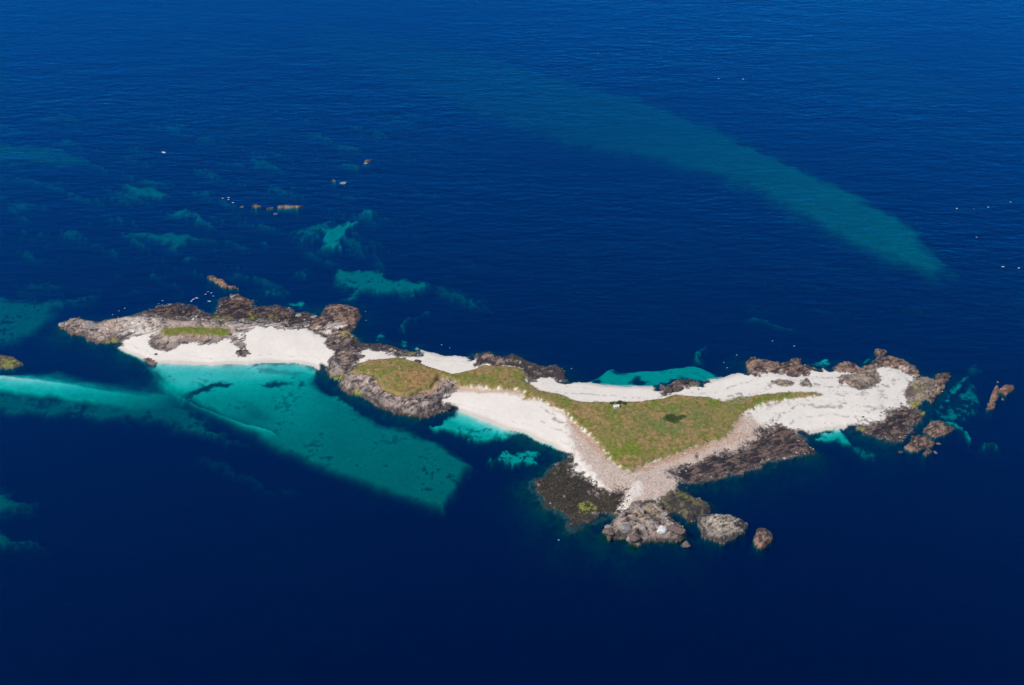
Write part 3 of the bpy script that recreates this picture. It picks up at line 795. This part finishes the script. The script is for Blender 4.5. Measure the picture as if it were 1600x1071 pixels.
l.new(va.outputs[0], ad.inputs[0]); l.new(vsn.outputs[0], ad.inputs[1]); l.new(ad.outputs[0], o.inputs['Volume'])
M_WATER = m
m.volume_intersection_method = 'FAST' if hasattr(m, 'volume_intersection_method') else 'FAST'

# ------------------------------------------------------------------ cut the relief into its pieces
K = len(ROCKS)
ID_BED, ID_SAND, ID_SHINGLE, ID_TURF_W, ID_TURF_M = 0, K + 1, K + 2, K + 3, K + 4
IDV = np.where(H > -0.35, ID_SAND, ID_BED)
IDV = np.where((shm > 0.5) & (H > -0.35), ID_SHINGLE, IDV)
IDV = np.where((OBJ > 0) & (H > -1.2), OBJ, IDV)
IDV = np.where(GRASS > 0.5, np.where(gw > gm, ID_TURF_W, ID_TURF_M), IDV)
fid = IDV[:-1, :-1]
gy_, gx_ = np.gradient(H, GY, GX)
NRM = np.stack([-gx_, -gy_, np.ones_like(H)], -1)
NRM /= np.linalg.norm(NRM, axis=-1, keepdims=True)
VERT = np.stack([X, Y, H], -1).reshape(-1, 3).astype(np.float32)
COLR = np.concatenate([A, np.ones_like(A[..., :1])], -1).reshape(-1, 4).astype(np.float32)
NRM = NRM.reshape(-1, 3).astype(np.float32)


def grid_piece(name, ident, mat):
    jj, ii = np.nonzero(fid == ident)
    if len(jj) == 0:
        return None
    q = np.stack([jj * NX + ii, jj * NX + ii + 1, (jj + 1) * NX + ii + 1, (jj + 1) * NX + ii], -1)
    used, inv = np.unique(q.ravel(), return_inverse=True)
    me = bpy.data.meshes.new(name)
    me.vertices.add(len(used)); me.vertices.foreach_set('co', VERT[used].ravel())
    nf = len(q)
    me.loops.add(nf * 4); me.loops.foreach_set('vertex_index', inv.astype(np.int32).ravel())
    me.polygons.add(nf); me.polygons.foreach_set('loop_start', np.arange(0, nf * 4, 4, dtype=np.int32))
    me.polygons.foreach_set('use_smooth', np.ones(nf, bool))
    ca = me.color_attributes.new('surface', 'FLOAT_COLOR', 'POINT')
    ca.data.foreach_set('color', COLR[used].ravel())
    me.update(calc_edges=True)
    me.normals_split_custom_set_from_vertices(NRM[used])
    me.materials.append(mat)
    ob = bpy.data.objects.new(name, me)
    COL.objects.link(ob)
    return ob


tag(grid_piece('seabed', ID_BED, M_BED), 'sea bed of pale sand banks and dark weed under the water', kind='structure')
tag(grid_piece('beach', ID_SAND, M_SAND), 'white shell sand beaches of the island', kind='structure')
tag(grid_piece('shingle_ground', ID_SHINGLE, M_SHINGLE), 'pinkish grey shingle ground around the southern corner of the meadow', kind='structure')
tag(grid_piece('grass', ID_TURF_W, M_TURF), 'small green strip of grass on the western point', 'grass', kind='stuff')
tag(grid_piece('grass', ID_TURF_M, M_TURF), 'olive and brown turf of the headland and the triangular meadow', 'grass', kind='stuff')
for k, (nm, lab, *_r) in enumerate(ROCKS):
    ob = grid_piece(nm, k + 1, M_ROCK)
    if ob is None:
        print('EMPTY ROCK', nm, lab); continue
    tag(ob, lab, 'rock')
    if nm == 'skerry': ob['group'] = 'skerries around the island'
    if nm == 'beach_outcrop': ob['group'] = 'outcrops on the beaches'

# the sea: one closed body of water, its surface at level 0
bm = bmesh.new()
S_ = 14000.0
bmesh.ops.create_cube(bm, size=1)
for v in bm.verts:
    v.co = Vector((v.co.x * 2 * S_, v.co.y * 2 * S_, -30.0 + (v.co.z + 0.5) * 30.0))
me = bpy.data.meshes.new('sea_water'); bm.to_mesh(me); bm.free()
me.materials.append(M_WATER)
sea = bpy.data.objects.new('sea_water', me); COL.objects.link(sea)
tag(sea, 'clear blue sea with light wind ripples', kind='structure')


# ------------------------------------------------------------------ loose things: materials
def plain_mat(name, c0, c1, scale, bump=0.0, rough=0.85):
    m, n, l = new_mat(name)
    o = n.new('ShaderNodeOutputMaterial'); p = n.new('ShaderNodeBsdfPrincipled')
    ge = n.new('ShaderNodeNewGeometry'); t = n.new('ShaderNodeTexNoise')
    t.inputs['Scale'].default_value = scale; t.inputs['Detail'].default_value = 5; t.inputs['Roughness'].default_value = 0.65
    l.new(ge.outputs['Position'], t.inputs['Vector'])
    r = n.new('ShaderNodeValToRGB')
    r.color_ramp.elements[0].position = 0.32; r.color_ramp.elements[0].color = (*c0, 1)
    r.color_ramp.elements[1].position = 0.66; r.color_ramp.elements[1].color = (*c1, 1)
    l.new(t.outputs['Fac'], r.inputs[0]); l.new(r.outputs[0], p.inputs['Base Color'])
    if bump:
        b = n.new('ShaderNodeBump'); b.inputs['Distance'].default_value = bump
        l.new(t.outputs['Fac'], b.inputs['Height']); l.new(b.outputs[0], p.inputs['Normal'])
    p.inputs['Roughness'].default_value = rough; p.inputs['Specular IOR Level'].default_value = 0.2
    l.new(p.outputs[0], o.inputs[0])
    return m


M_B = {
    'pale': plain_mat('boulder_pale', (0.14, 0.12, 0.11), (0.36, 0.31, 0.27), 0.8, 0.3),
    'dark': plain_mat('boulder_dark', (0.030, 0.026, 0.030), (0.10, 0.08, 0.075), 0.8, 0.3),
    'brown': plain_mat('boulder_brown', (0.07, 0.05, 0.045), (0.21, 0.14, 0.11), 0.8, 0.3),
    'white': plain_mat('boulder_white', (0.42, 0.41, 0.38), (0.66, 0.64, 0.60), 0.5, 0.2),
}
M_FOAM = plain_mat('foam', (0.70, 0.74, 0.76), (0.86, 0.88, 0.88), 1.5)
M_LEAF = plain_mat('bramble_leaf', (0.035, 0.058, 0.018), (0.080, 0.115, 0.034), 0.6)
M_LEAFP = plain_mat('grey_leaf', (0.20, 0.24, 0.14), (0.34, 0.38, 0.26), 0.6)
M_STEM = plain_mat('stem', (0.05, 0.035, 0.02), (0.09, 0.06, 0.04), 3)
M_LIME = plain_mat('limewash', (0.60, 0.58, 0.53), (0.78, 0.76, 0.71), 1.2, 0.03)
M_SLAB = plain_mat('roof_slab', (0.48, 0.46, 0.43), (0.66, 0.64, 0.60), 1.6, 0.04)
M_WOOD = plain_mat('old_wood', (0.06, 0.045, 0.035), (0.14, 0.10, 0.075), 2.0)

rng = random.Random(11)


def link(name, me, mat, loc=(0, 0, 0), rot=(0, 0, 0), scale=(1, 1, 1), parent=None):
    o = bpy.data.objects.new(name, me)
    if mat is not None and len(me.materials) == 0:
        me.materials.append(mat)
    o.location = loc; o.rotation_euler = rot; o.scale = scale
    if parent is not None:
        o.parent = parent
    COL.objects.link(o)
    return o


# ------------------------------------------------------------------ boulders
def boulder_mesh(seed, mat, cuts=9, sub=3):
    r = random.Random(seed)
    bm = bmesh.new()
    bmesh.ops.create_icosphere(bm, subdivisions=sub, radius=1.0)
    planes = []
    for _ in range(cuts):
        v = Vector((r.gauss(0, 1), r.gauss(0, 1), r.gauss(0.15, 0.8))).normalized()
        planes.append((v, r.uniform(0.55, 0.85)))
    for v in bm.verts:
        p = v.co.copy()
        for nrm, dd in planes:
            q = p.dot(nrm)
            if q > dd:
                p -= nrm * (q - dd)
        w = perlin(np.array([p.x * 2.1 + seed * 3.7 + p.z]), np.array([p.y * 2.1 + p.z * 1.3]), seed)[0]
        p *= 1 + 0.10 * float(w)
        if p.z < -0.35:
            p.z = -0.35 + (p.z + 0.35) * 0.2
        v.co = p
    me = bpy.data.meshes.new('boulder')
    bm.to_mesh(me); bm.free()
    me.materials.append(M_B[mat])
    return me


BM = {mat: [boulder_mesh(50 + i * 7 + j * 101, mat) for i in range(5)] for j, mat in enumerate(('pale', 'dark', 'brown', 'white'))}


def boulder(x, y, z, size, mat, label, group=None, flat=0.65, stretch=1.0, rz=None, name='boulder'):
    me = BM[mat][rng.randrange(5)]
    r = size / 2
    o = link(name, me, None, (x, y, z + r * flat * 0.12), (rng.uniform(-0.15, 0.15), rng.uniform(-0.15, 0.15), rng.uniform(0, 6.28) if rz is None else rz),
             (r * stretch, r, r * flat))
    return tag(o, label, 'boulder', group)


SOLO = [  # seen one by one: x, y, size, rock, label, flatness, stretch, turn
    (1034, 830, 6.5, 'white', 'white faceted boulder on the seaward face of the southern headland', 0.9, 1.25, 0.3),
    (1004, 826, 6.0, 'pale', 'tall grey block left of the white faceted boulder', 1.0, 0.8, 0.5),
    (1019, 817, 5.0, 'pale', 'grey block behind the white faceted boulder', 0.8, 1.2, 1.0),
    (1037, 806, 6.0, 'pale', 'pale knob at the back of the southern headland', 0.8, 1.1, 0.2),
    (1056, 829, 13.0, 'brown', 'big rounded brown boulder at the east side of the southern headland', 0.6, 1.0, 0.9),
    (975, 828, 9.0, 'pale', 'broad grey boulder at the west side of the southern headland', 0.6, 1.2, 2.4),
    (990, 841, 7.0, 'brown', 'brown boulder at the waterline of the southern headland', 0.6, 1.4, 0.2),
    (953, 832, 7.0, 'brown', 'flat brown boulder at the westernmost corner of the southern headland', 0.5, 1.5, 0.1),
    (1072, 850, 6.5, 'brown', 'small boulder alone in the water beside the southern headland', 0.7, 1.2, 0.0),
    (98, 509, 6.0, 'pale', 'pale boulder at the very western tip of the island', 0.7, 1.2, 0.2),
    (143, 510, 9.0, 'pale', 'big pale slab boulder near the western tip', 0.5, 1.6, 0.3),
    (113, 516, 5.0, 'brown', 'brown boulder on the south edge of the western tip', 0.6, 1.3, 2.6),
    (653, 566, 5.5, 'dark', 'dark boulder between turf and sand on the north side of the headland', 0.8, 1.2, 0.2),
    (1236, 587, 6.5, 'dark', 'dark boulder on the sand below the northern ledge', 0.6, 1.5, 2.8),
    (244, 554, 2.6, 'dark', 'small dark stone on the sand of the western beach', 0.7, 1.1, 0.1),
    (467, 494, 5.0, 'pale', 'pale boulder in the gap west of the rock knoll', 0.6, 1.2, 0.4),
    (490, 496, 4.5, 'pale', 'pale slab boulder at the western foot of the rock knoll', 0.5, 1.5, 0.2),
    (1462, 707, 3.4, 'brown', 'tiny rock awash east of the tiny tan skerry', 0.6, 1.2, 0.1),
    (1467, 693, 3.0, 'brown', 'thin brown rock awash beside the dark flat skerry', 0.45, 1.7, 0.1),
    (1408, 706, 3.4, 'dark', 'dark rock awash at the west end of the dark flat skerry', 0.5, 1.4, 0.4),
    (1559, 597, 2.2, 'brown', 'tiny brown rock awash above the narrow reddish skerry', 0.7, 1.1, 0.0),
    (1567, 624, 2.8, 'brown', 'small rock awash below the rounded reddish skerry', 0.7, 0.8, 0.0),
    (378, 323, 3.4, 'brown', 'rock awash at the west end of the distant reef line', 0.4, 1.5, 0.1),
    (430, 334, 3.6, 'brown', 'drowned reddish rock just in front of the distant reef line', 0.3, 1.5, 0.1),
    (536, 286, 4.4, 'pale', 'pale rock awash in front of the farthest rocks', 0.4, 1.8, 0.0),
    (572, 255, 3.2, 'pale', 'pale rock awash just in front of the farthest lone rock', 0.4, 1.6, 0.0),
    (364, 464, 4.0, 'pale', 'pale boulder on the brown crest north of the western reef', 0.6, 1.3, 0.3),
    (1045, 612, 6.0, 'dark', 'pointed dark boulder at the lagoon end of the middle beach', 1.0, 1.1, 0.5),
    (1058, 610, 5.5, 'dark', 'slanting dark boulder on the sand beside the lagoon outcrop', 0.6, 1.9, 0.5),
    (701, 639, 5.0, 'dark', 'sharp dark boulder where the headland cliff meets the southern beach', 0.9, 1.5, 0.8),
    (565, 558, 5.0, 'brown', 'brown boulder at the north end of the rocky neck', 0.6, 1.3, 0.5),
]
for px, py, size, mat, lab, flat, st, rz in SOLO:
    x, y, g = on_ground(px, py)
    boulder(x, y, g if g > 0.15 else -size * 0.12, size, mat, lab, None, flat, st, rz)

ORD = ['westernmost', 'second', 'third', 'fourth', 'fifth', 'sixth', 'seventh', 'eighth', 'ninth', 'tenth', 'eleventh', 'twelfth', 'thirteenth', 'fourteenth', 'fifteenth', 'sixteenth']


def nth(i, what, where):
    return f'westernmost {what} {where}' if i == 0 else f'{ORD[i]} {what} from the west {where}'


AREAS = {  # boulders strewn over the rock masses
    'rocky_point': (9, ('pale', 'brown'), 'on the western rocky point', 2.2, 4.2),
    'tidal_reef': (9, ('dark', 'brown', 'pale'), 'on the reef north of the western point', 2.0, 3.8),
    'rock_knoll': (5, ('brown', 'dark'), 'on the round rock knoll', 2.0, 3.6),
    'rocky_neck': (6, ('brown', 'pale', 'dark'), 'on the rocky neck', 2.2, 4.0),
    'headland_cliff': (7, ('pale', 'brown'), 'in the headland cliff', 2.0, 3.8),
    'rock_shelf': (7, ('brown', 'pale', 'dark'), 'on the northern rock shelf', 2.0, 3.6),
    'north_ledge': (6, ('brown', 'pale'), 'on the ledge east of the lagoon', 2.0, 3.6),
    'northeast_rocks': (6, ('brown', 'pale'), 'on the north east corner rocks', 2.0, 3.6),
    'east_rocks': (4, ('brown', 'dark'), 'on the eastern end rocks', 2.0, 3.4),
    'purple_reef': (8, ('dark', 'brown', 'pale'), 'on the south east purple reef', 1.8, 3.2),
    'weed_slope': (12, ('dark', 'brown', 'pale'), 'on the dark slope below the shingle', 1.6, 3.0),
    'weed_flats': (10, ('dark', 'brown'), 'on the south western flats', 1.8, 3.4),
    'southern_headland': (9, ('pale', 'brown'), 'on the southern headland', 2.4, 4.6),
    'olive_rocks': (5, ('brown', 'dark'), 'on the olive rocks behind the southern headland', 2.0, 3.4),
}
JJ, II = np.nonzero((ROCKM > 0.6) & (np.abs(X) < 425))
OWN = IDV[JJ, II]
for k, (nm, *_r) in enumerate(ROCKS):
    if nm not in AREAS:
        continue
    cnt, mats, where, s0, s1 = AREAS[nm]
    c = np.nonzero(OWN == k + 1)[0]
    spots = {}
    got = 0
    for _ in range(cnt * 8):
        q = int(c[rng.randrange(len(c))])
        j, i = JJ[q], II[q]
        if H[j, i] < 0.1 or GRASS[j, i] > 0.1:
            continue
        spots.setdefault(mats[rng.randrange(len(mats))], []).append((float(X[j, i]), float(Y[j, i]), float(H[j, i])))
        got += 1
        if got == cnt:
            break
    for mt, pts_ in spots.items():
        for i, (x, y, z) in enumerate(sorted(pts_)):
            boulder(x, y, z, s0 + (s1 - s0) * rng.random() ** 1.5, mt, nth(i, {'pale': 'pale', 'brown': 'brown', 'dark': 'blackish'}[mt] + ' boulder', 'strewn ' + where),
                    'boulders strewn ' + where, rng.uniform(0.5, 0.85), rng.uniform(0.9, 1.5))

# ------------------------------------------------------------------ pebbles too small to pick apart
def stones(name, cand, count, s0, s1, cols, label):
    vs_, fs, cs = [], [], []
    rs = random.Random(5)
    base = [(1, 0, 0), (-1, 0, 0), (0, 1, 0), (0, -1, 0), (0, 0, 1), (0, 0, -0.6)]
    tri = [(0, 2, 4), (2, 1, 4), (1, 3, 4), (3, 0, 4), (2, 0, 5), (1, 2, 5), (3, 1, 5), (0, 3, 5)]
    jj, ii = cand
    for _ in range(count):
        q = rs.randrange(len(jj)); j, i = jj[q], ii[q]
        x = X[j, i] + rs.uniform(-0.5, 0.5); y = Y[j, i] + rs.uniform(-0.5, 0.5)
        r = s0 + (s1 - s0) * rs.random() ** 3
        a = rs.uniform(0, 6.28); ca, sa = math.cos(a), math.sin(a)
        o_ = len(vs_)
        col = cols[rs.randrange(len(cols))]; f = rs.uniform(0.7, 1.3)
        for bx_, by_, bz_ in base:
            rr = r * rs.uniform(0.7, 1.25)
            vs_.append((x + (bx_ * ca - by_ * sa) * rr, y + (bx_ * sa + by_ * ca) * rr, H[j, i] + bz_ * rr * 0.7 + 0.05))
            cs.append((col[0] * f, col[1] * f, col[2] * f, 1))
        fs += [(a_ + o_, b_ + o_, c_ + o_) for a_, b_, c_ in tri]
    me = bpy.data.meshes.new(name)
    me.from_pydata(vs_, [], fs)
    at_ = me.color_attributes.new('surface', 'FLOAT_COLOR', 'POINT')
    at_.data.foreach_set('color', np.array(cs, np.float32).ravel())
    o = link(name, me, M_SHINGLE)
    return tag(o, label, 'stones', kind='stuff')


stones('shingle_stones', np.nonzero((IDV == ID_SHINGLE) & (H > 0.4)), 9000, 0.12, 0.5,
       [(0.48, 0.34, 0.27), (0.55, 0.42, 0.34), (0.31, 0.21, 0.165), (0.60, 0.50, 0.42)], 'loose pinkish stones covering the shingle below the meadow')
stones('shore_rubble', np.nonzero((ROCKM > 0.2) & (ROCKM < 0.97) & (H > 0.15) & (GRASS < 0.1) & (np.abs(X) < 420)), 7000, 0.2, 0.9,
       [(0.20, 0.15, 0.13), (0.10, 0.08, 0.08), (0.30, 0.25, 0.22), (0.05, 0.04, 0.045)], 'small dark rubble scattered where rock meets sand')
flat_id = [k + 1 for k, r in enumerate(ROCKS) if r[0] == 'weed_flats'][0]
stones('tidal_cobbles', np.nonzero((IDV == flat_id) & (H > -0.1)), 2600, 0.15, 0.6,
       [(0.06, 0.045, 0.03), (0.08, 0.06, 0.04), (0.03, 0.027, 0.02), (0.13, 0.10, 0.07), (0.05, 0.05, 0.02)], 'small cobbles and weed tufts on the south western flats')


# ------------------------------------------------------------------ shrubs
def shrub(px, py, sx, sy, h, nleaf, leaf, label, group=None, name='shrub', cat='shrub', lobes=5, size=0.55):
    x, y, g = on_ground(px, py)
    root = bpy.data.objects.new(name, None); COL.objects.link(root)
    root.location = (x, y, g); root.empty_display_size = 0.5
    tag(root, label, cat, group)
    rs = random.Random(int(px * 7 + py))
    blobs = [(rs.uniform(-0.55, 0.55) * sx, rs.uniform(-0.55, 0.55) * sy, rs.uniform(0.45, 0.7)) for _ in range(lobes)]
    vv, ff = [], []
    for _ in range(nleaf):
        bx_, by_, br = blobs[rs.randrange(lobes)]
        d_ = Vector((rs.gauss(0, 1), rs.gauss(0, 1), abs(rs.gauss(0, 1)))).normalized() * rs.random() ** 0.33
        p = Vector((bx_ + d_.x * sx * br, by_ + d_.y * sy * br, 0.05 + d_.z * h * br * 1.5))
        q = Euler((rs.uniform(-0.9, 0.9), rs.uniform(-0.9, 0.9), rs.uniform(0, 6.28))).to_matrix()
        s_ = size * rs.uniform(0.6, 1.3); o_ = len(vv)
        for cx, cy_, cz in ((-0.5, 0, 0), (0, -0.32, 0.06), (0.5, 0, 0), (0, 0.32, 0.06)):
            vv.append(p + q @ Vector((cx * s_, cy_ * s_, cz * s_)))
        ff.append((o_, o_ + 1, o_ + 2, o_ + 3))
    me = bpy.data.meshes.new('foliage'); me.from_pydata([tuple(v) for v in vv], [], ff)
    link('foliage', me, leaf, parent=root)
    bm = bmesh.new()
    for bx_, by_, br in blobs:
        m4 = Matrix.Translation((bx_ * 0.7, by_ * 0.7, h * 0.25))
        bmesh.ops.create_cone(bm, segments=5, radius1=0.09, radius2=0.04, depth=h * 0.6, cap_ends=True, matrix=m4)
    me = bpy.data.meshes.new('stem'); bm.to_mesh(me); bm.free()
    st = link('stem', me, M_STEM, parent=root); st['kind'] = 'stuff'
    return root


shrub(1050, 655, 6.0, 6.0, 1.2, 2600, M_LEAF, 'large dark green bramble thicket in the middle of the meadow', name='bramble_thicket', cat='thicket', lobes=8)
shrub(1064, 653, 4.0, 3.4, 0.9, 1100, M_LEAF, 'smaller dark thicket touching the east side of the large thicket', name='bramble_thicket', cat='thicket')
shrub(968, 630, 3.2, 2.4, 1.5, 900, M_LEAF, 'dark green bush right behind the little white hut')
shrub(976, 631, 2.4, 2.2, 1.2, 600, M_LEAF, 'dark green bush just east of the little white hut')
shrub(956, 630, 1.8, 1.6, 0.9, 350, M_LEAF, 'low green bush just west of the little white hut')
for i, (px, py) in enumerate(sorted([(1143, 627), (1149, 629), (1153, 625), (1157, 628), (1162, 624), (1166, 627), (1161, 631), (1146, 632), (1169, 623), (1155, 621)])):
    shrub(px, py, rng.uniform(1.2, 2.2), rng.uniform(0.9, 1.6), 0.6, 130, M_LEAFP, nth(i, 'pale sea kale clump', 'where the grass spur leaves the meadow'),
          'sea kale clumps on the spur', 'sea_kale', 'plant', 3, 0.5)


# ------------------------------------------------------------------ the hut
def box(name, mat, parent, x0, x1, y0, y1, z0, z1, bevel=0.03):
    bm = bmesh.new()
    bmesh.ops.create_cube(bm, size=1)
    for v in bm.verts:
        v.co = Vector((x0 + (v.co.x + 0.5) * (x1 - x0), y0 + (v.co.y + 0.5) * (y1 - y0), z0 + (v.co.z + 0.5) * (z1 - z0)))
    if bevel:
        bmesh.ops.bevel(bm, geom=bm.edges[:], offset=bevel, segments=1, affect='EDGES')
    me = bpy.data.meshes.new(name); bm.to_mesh(me); bm.free()
    return link(name, me, mat, parent=parent)


x, y, g = on_ground(963, 636.5)
hut = bpy.data.objects.new('hut', None); COL.objects.link(hut)
hut.location = (x, y, g - 0.15); hut.rotation_euler = (0, 0, math.radians(14)); hut.scale = (0.82, 0.82, 0.82)
tag(hut, 'little white hut with a low pitched roof at the north edge of the meadow', 'hut')
bm = bmesh.new()
W2, D2, EV, RD = 2.3, 1.6, 1.75, 2.6
pts = [(-W2, -D2, 0), (W2, -D2, 0), (W2, D2, 0), (-W2, D2, 0), (-W2, -D2, EV), (W2, -D2, EV), (W2, D2, EV), (-W2, D2, EV), (-W2, 0, RD), (W2, 0, RD)]
bv = [bm.verts.new(p) for p in pts]
for f in ((0, 1, 5, 4), (2, 3, 7, 6), (1, 2, 6, 9, 5), (3, 0, 4, 8, 7), (4, 5, 9, 8), (6, 7, 8, 9), (3, 2, 1, 0)):
    bm.faces.new([bv[i] for i in f])
me = bpy.data.meshes.new('wall'); bm.to_mesh(me); bm.free()
link('wall', me, M_LIME, parent=hut)
for sgn in (-1, 1):
    bm = bmesh.new()
    z_e = EV - 0.12; y_e = sgn * (D2 + 0.22)
    top = [(-W2 - 0.2, 0, RD + 0.02), (W2 + 0.2, 0, RD + 0.02), (W2 + 0.2, y_e, z_e + 0.02), (-W2 - 0.2, y_e, z_e + 0.02)]
    a_ = [bm.verts.new((p[0], p[1], p[2] + 0.12)) for p in top]; b_ = [bm.verts.new(p) for p in top]
    bm.faces.new(a_); bm.faces.new(b_[::-1])
    for i in range(4):
        bm.faces.new([a_[i], b_[i], b_[(i + 1) % 4], a_[(i + 1) % 4]])
    bmesh.ops.recalc_face_normals(bm, faces=bm.faces[:])
    me = bpy.data.meshes.new('roof_slope'); bm.to_mesh(me); bm.free()
    link('roof_slope', me, M_SLAB, parent=hut)
dr = box('door', M_WOOD, hut, 0.35, 1.15, -D2 - 0.05, -D2 + 0.03, 0.05, 1.55)
box('handle', M_SLAB, dr, 1.0, 1.06, -D2 - 0.11, -D2 - 0.052, 0.75, 0.85, 0)
wi = box('window', M_WOOD, hut, -1.35, -0.65, -D2 - 0.04, -D2 + 0.03, 0.75, 1.35)
box('pane', M_B['dark'], wi, -1.27, -0.73, -D2 - 0.052, -D2 - 0.043, 0.83, 1.27, 0)
box('chimney', M_LIME, hut, -2.1, -1.6, -0.25, 0.25, RD - 0.2, RD + 0.6)


# ------------------------------------------------------------------ foam
def foam_mesh(seed, w, dp):
    r = random.Random(seed)
    vv, ff = [], []
    nseg = 9
    prev = None
    for k in range(nseg):
        t = k / (nseg - 1) * 2 - 1
        wd = dp * (1 - t * t) * r.uniform(0.35, 1.0) + 0.05
        cy_ = r.uniform(-0.3, 0.3) * dp
        x_ = t * w
        o_ = len(vv)
        vv += [(x_, cy_ - wd, 0.02), (x_ + r.uniform(-0.1, 0.1) * w, cy_, 0.06 + 0.22 * (1 - t * t) * r.random()), (x_, cy_ + wd, 0.02)]
        if prev is not None:
            ff += [(prev, o_, o_ + 1, prev + 1), (prev + 1, o_ + 1, o_ + 2, prev + 2)]
        prev = o_
    me = bpy.data.meshes.new('whitecap'); me.from_pydata(vv, [], ff)
    me.materials.append(M_FOAM)
    return me


FM = [foam_mesh(300 + i, 1.0, 0.5) for i in range(6)]


def whitecap(px, py, w, dp, label, group=None, rz=0.0):
    x, y = at(px, py)
    o = link('whitecap', FM[rng.randrange(6)], None, (x, y, 0.01), (0, 0, rz + rng.uniform(-0.25, 0.25)), (w * 0.6, dp * 0.5, 0.6))
    return tag(o, label, 'foam', group)


whitecap(255, 238, 3.4, 3.0, 'white patch of breaking foam alone in the water at the upper left')
whitecap(257, 239, 2.2, 2.2, 'small foam patch touching the lone one at the upper left')
for i, (px, py, w) in enumerate(sorted([(1495, 326, 1.7), (1544, 324, 1.6), (1579, 316, 1.5), (1526, 371, 1.4), (1567, 417, 2.4), (1592, 419, 2.0), (1522, 327, 0.7)])):
    whitecap(px, py, w, w * 0.9, nth(i, 'tiny whitecap', 'in the open water near the right edge'), 'whitecaps near the right edge')
for i, (px, py, w) in enumerate(sorted([(1123, 123, 1.6), (1161, 124, 1.8), (1274, 147, 0.9), (935, 83, 1.0)])):
    whitecap(px, py, w, w, nth(i, 'tiny whitecap', 'in the far water above the long sand bank'), 'whitecaps above the long sand bank')
for i, (px, py, w) in enumerate(sorted([(348, 310, 1.6), (357, 309, 1.8), (357, 312, 1.5), (364, 317, 1.9)])):
    whitecap(px, py, w, w, nth(i, 'foam fleck', 'just west of the distant reef line'), 'foam flecks by the distant reef line')
for i, (px, py, w, rz) in enumerate(sorted([(299, 471, 2.0, 0.9), (302, 468, 2.2, 0.5), (307, 466, 2.4, 0.0), (327, 471, 2.4, -0.3), (321, 460, 1.4, 0.2), (325, 456, 1.2, 0.4), (330, 458, 1.4, 0), (333, 463, 1.2, 0.3)])):
    whitecap(px, py, w, w * 0.8, nth(i, 'surf streak', 'breaking on the reef north of the western point'), 'surf on the western reef', rz)
for i, (px, py, w) in enumerate(sorted([(254, 470, 1.2), (248, 475, 1.0), (195, 482, 1.2), (186, 486, 0.9), (176, 492, 0.9), (1151, 555, 1.0), (1131, 567, 0.8), (1136, 575, 0.9), (1241, 541, 1.2),
                                 (1207, 533, 1.0), (571, 487, 0.7), (572, 501, 0.8), (893, 576, 0.8), (873, 844, 1.2), (690, 539, 1.0), (703, 544, 0.8)])):
    whitecap(px, py, w, w * 0.8, nth(i, 'thin foam fleck', 'on the dark water close to the island'), 'foam flecks close to the island')
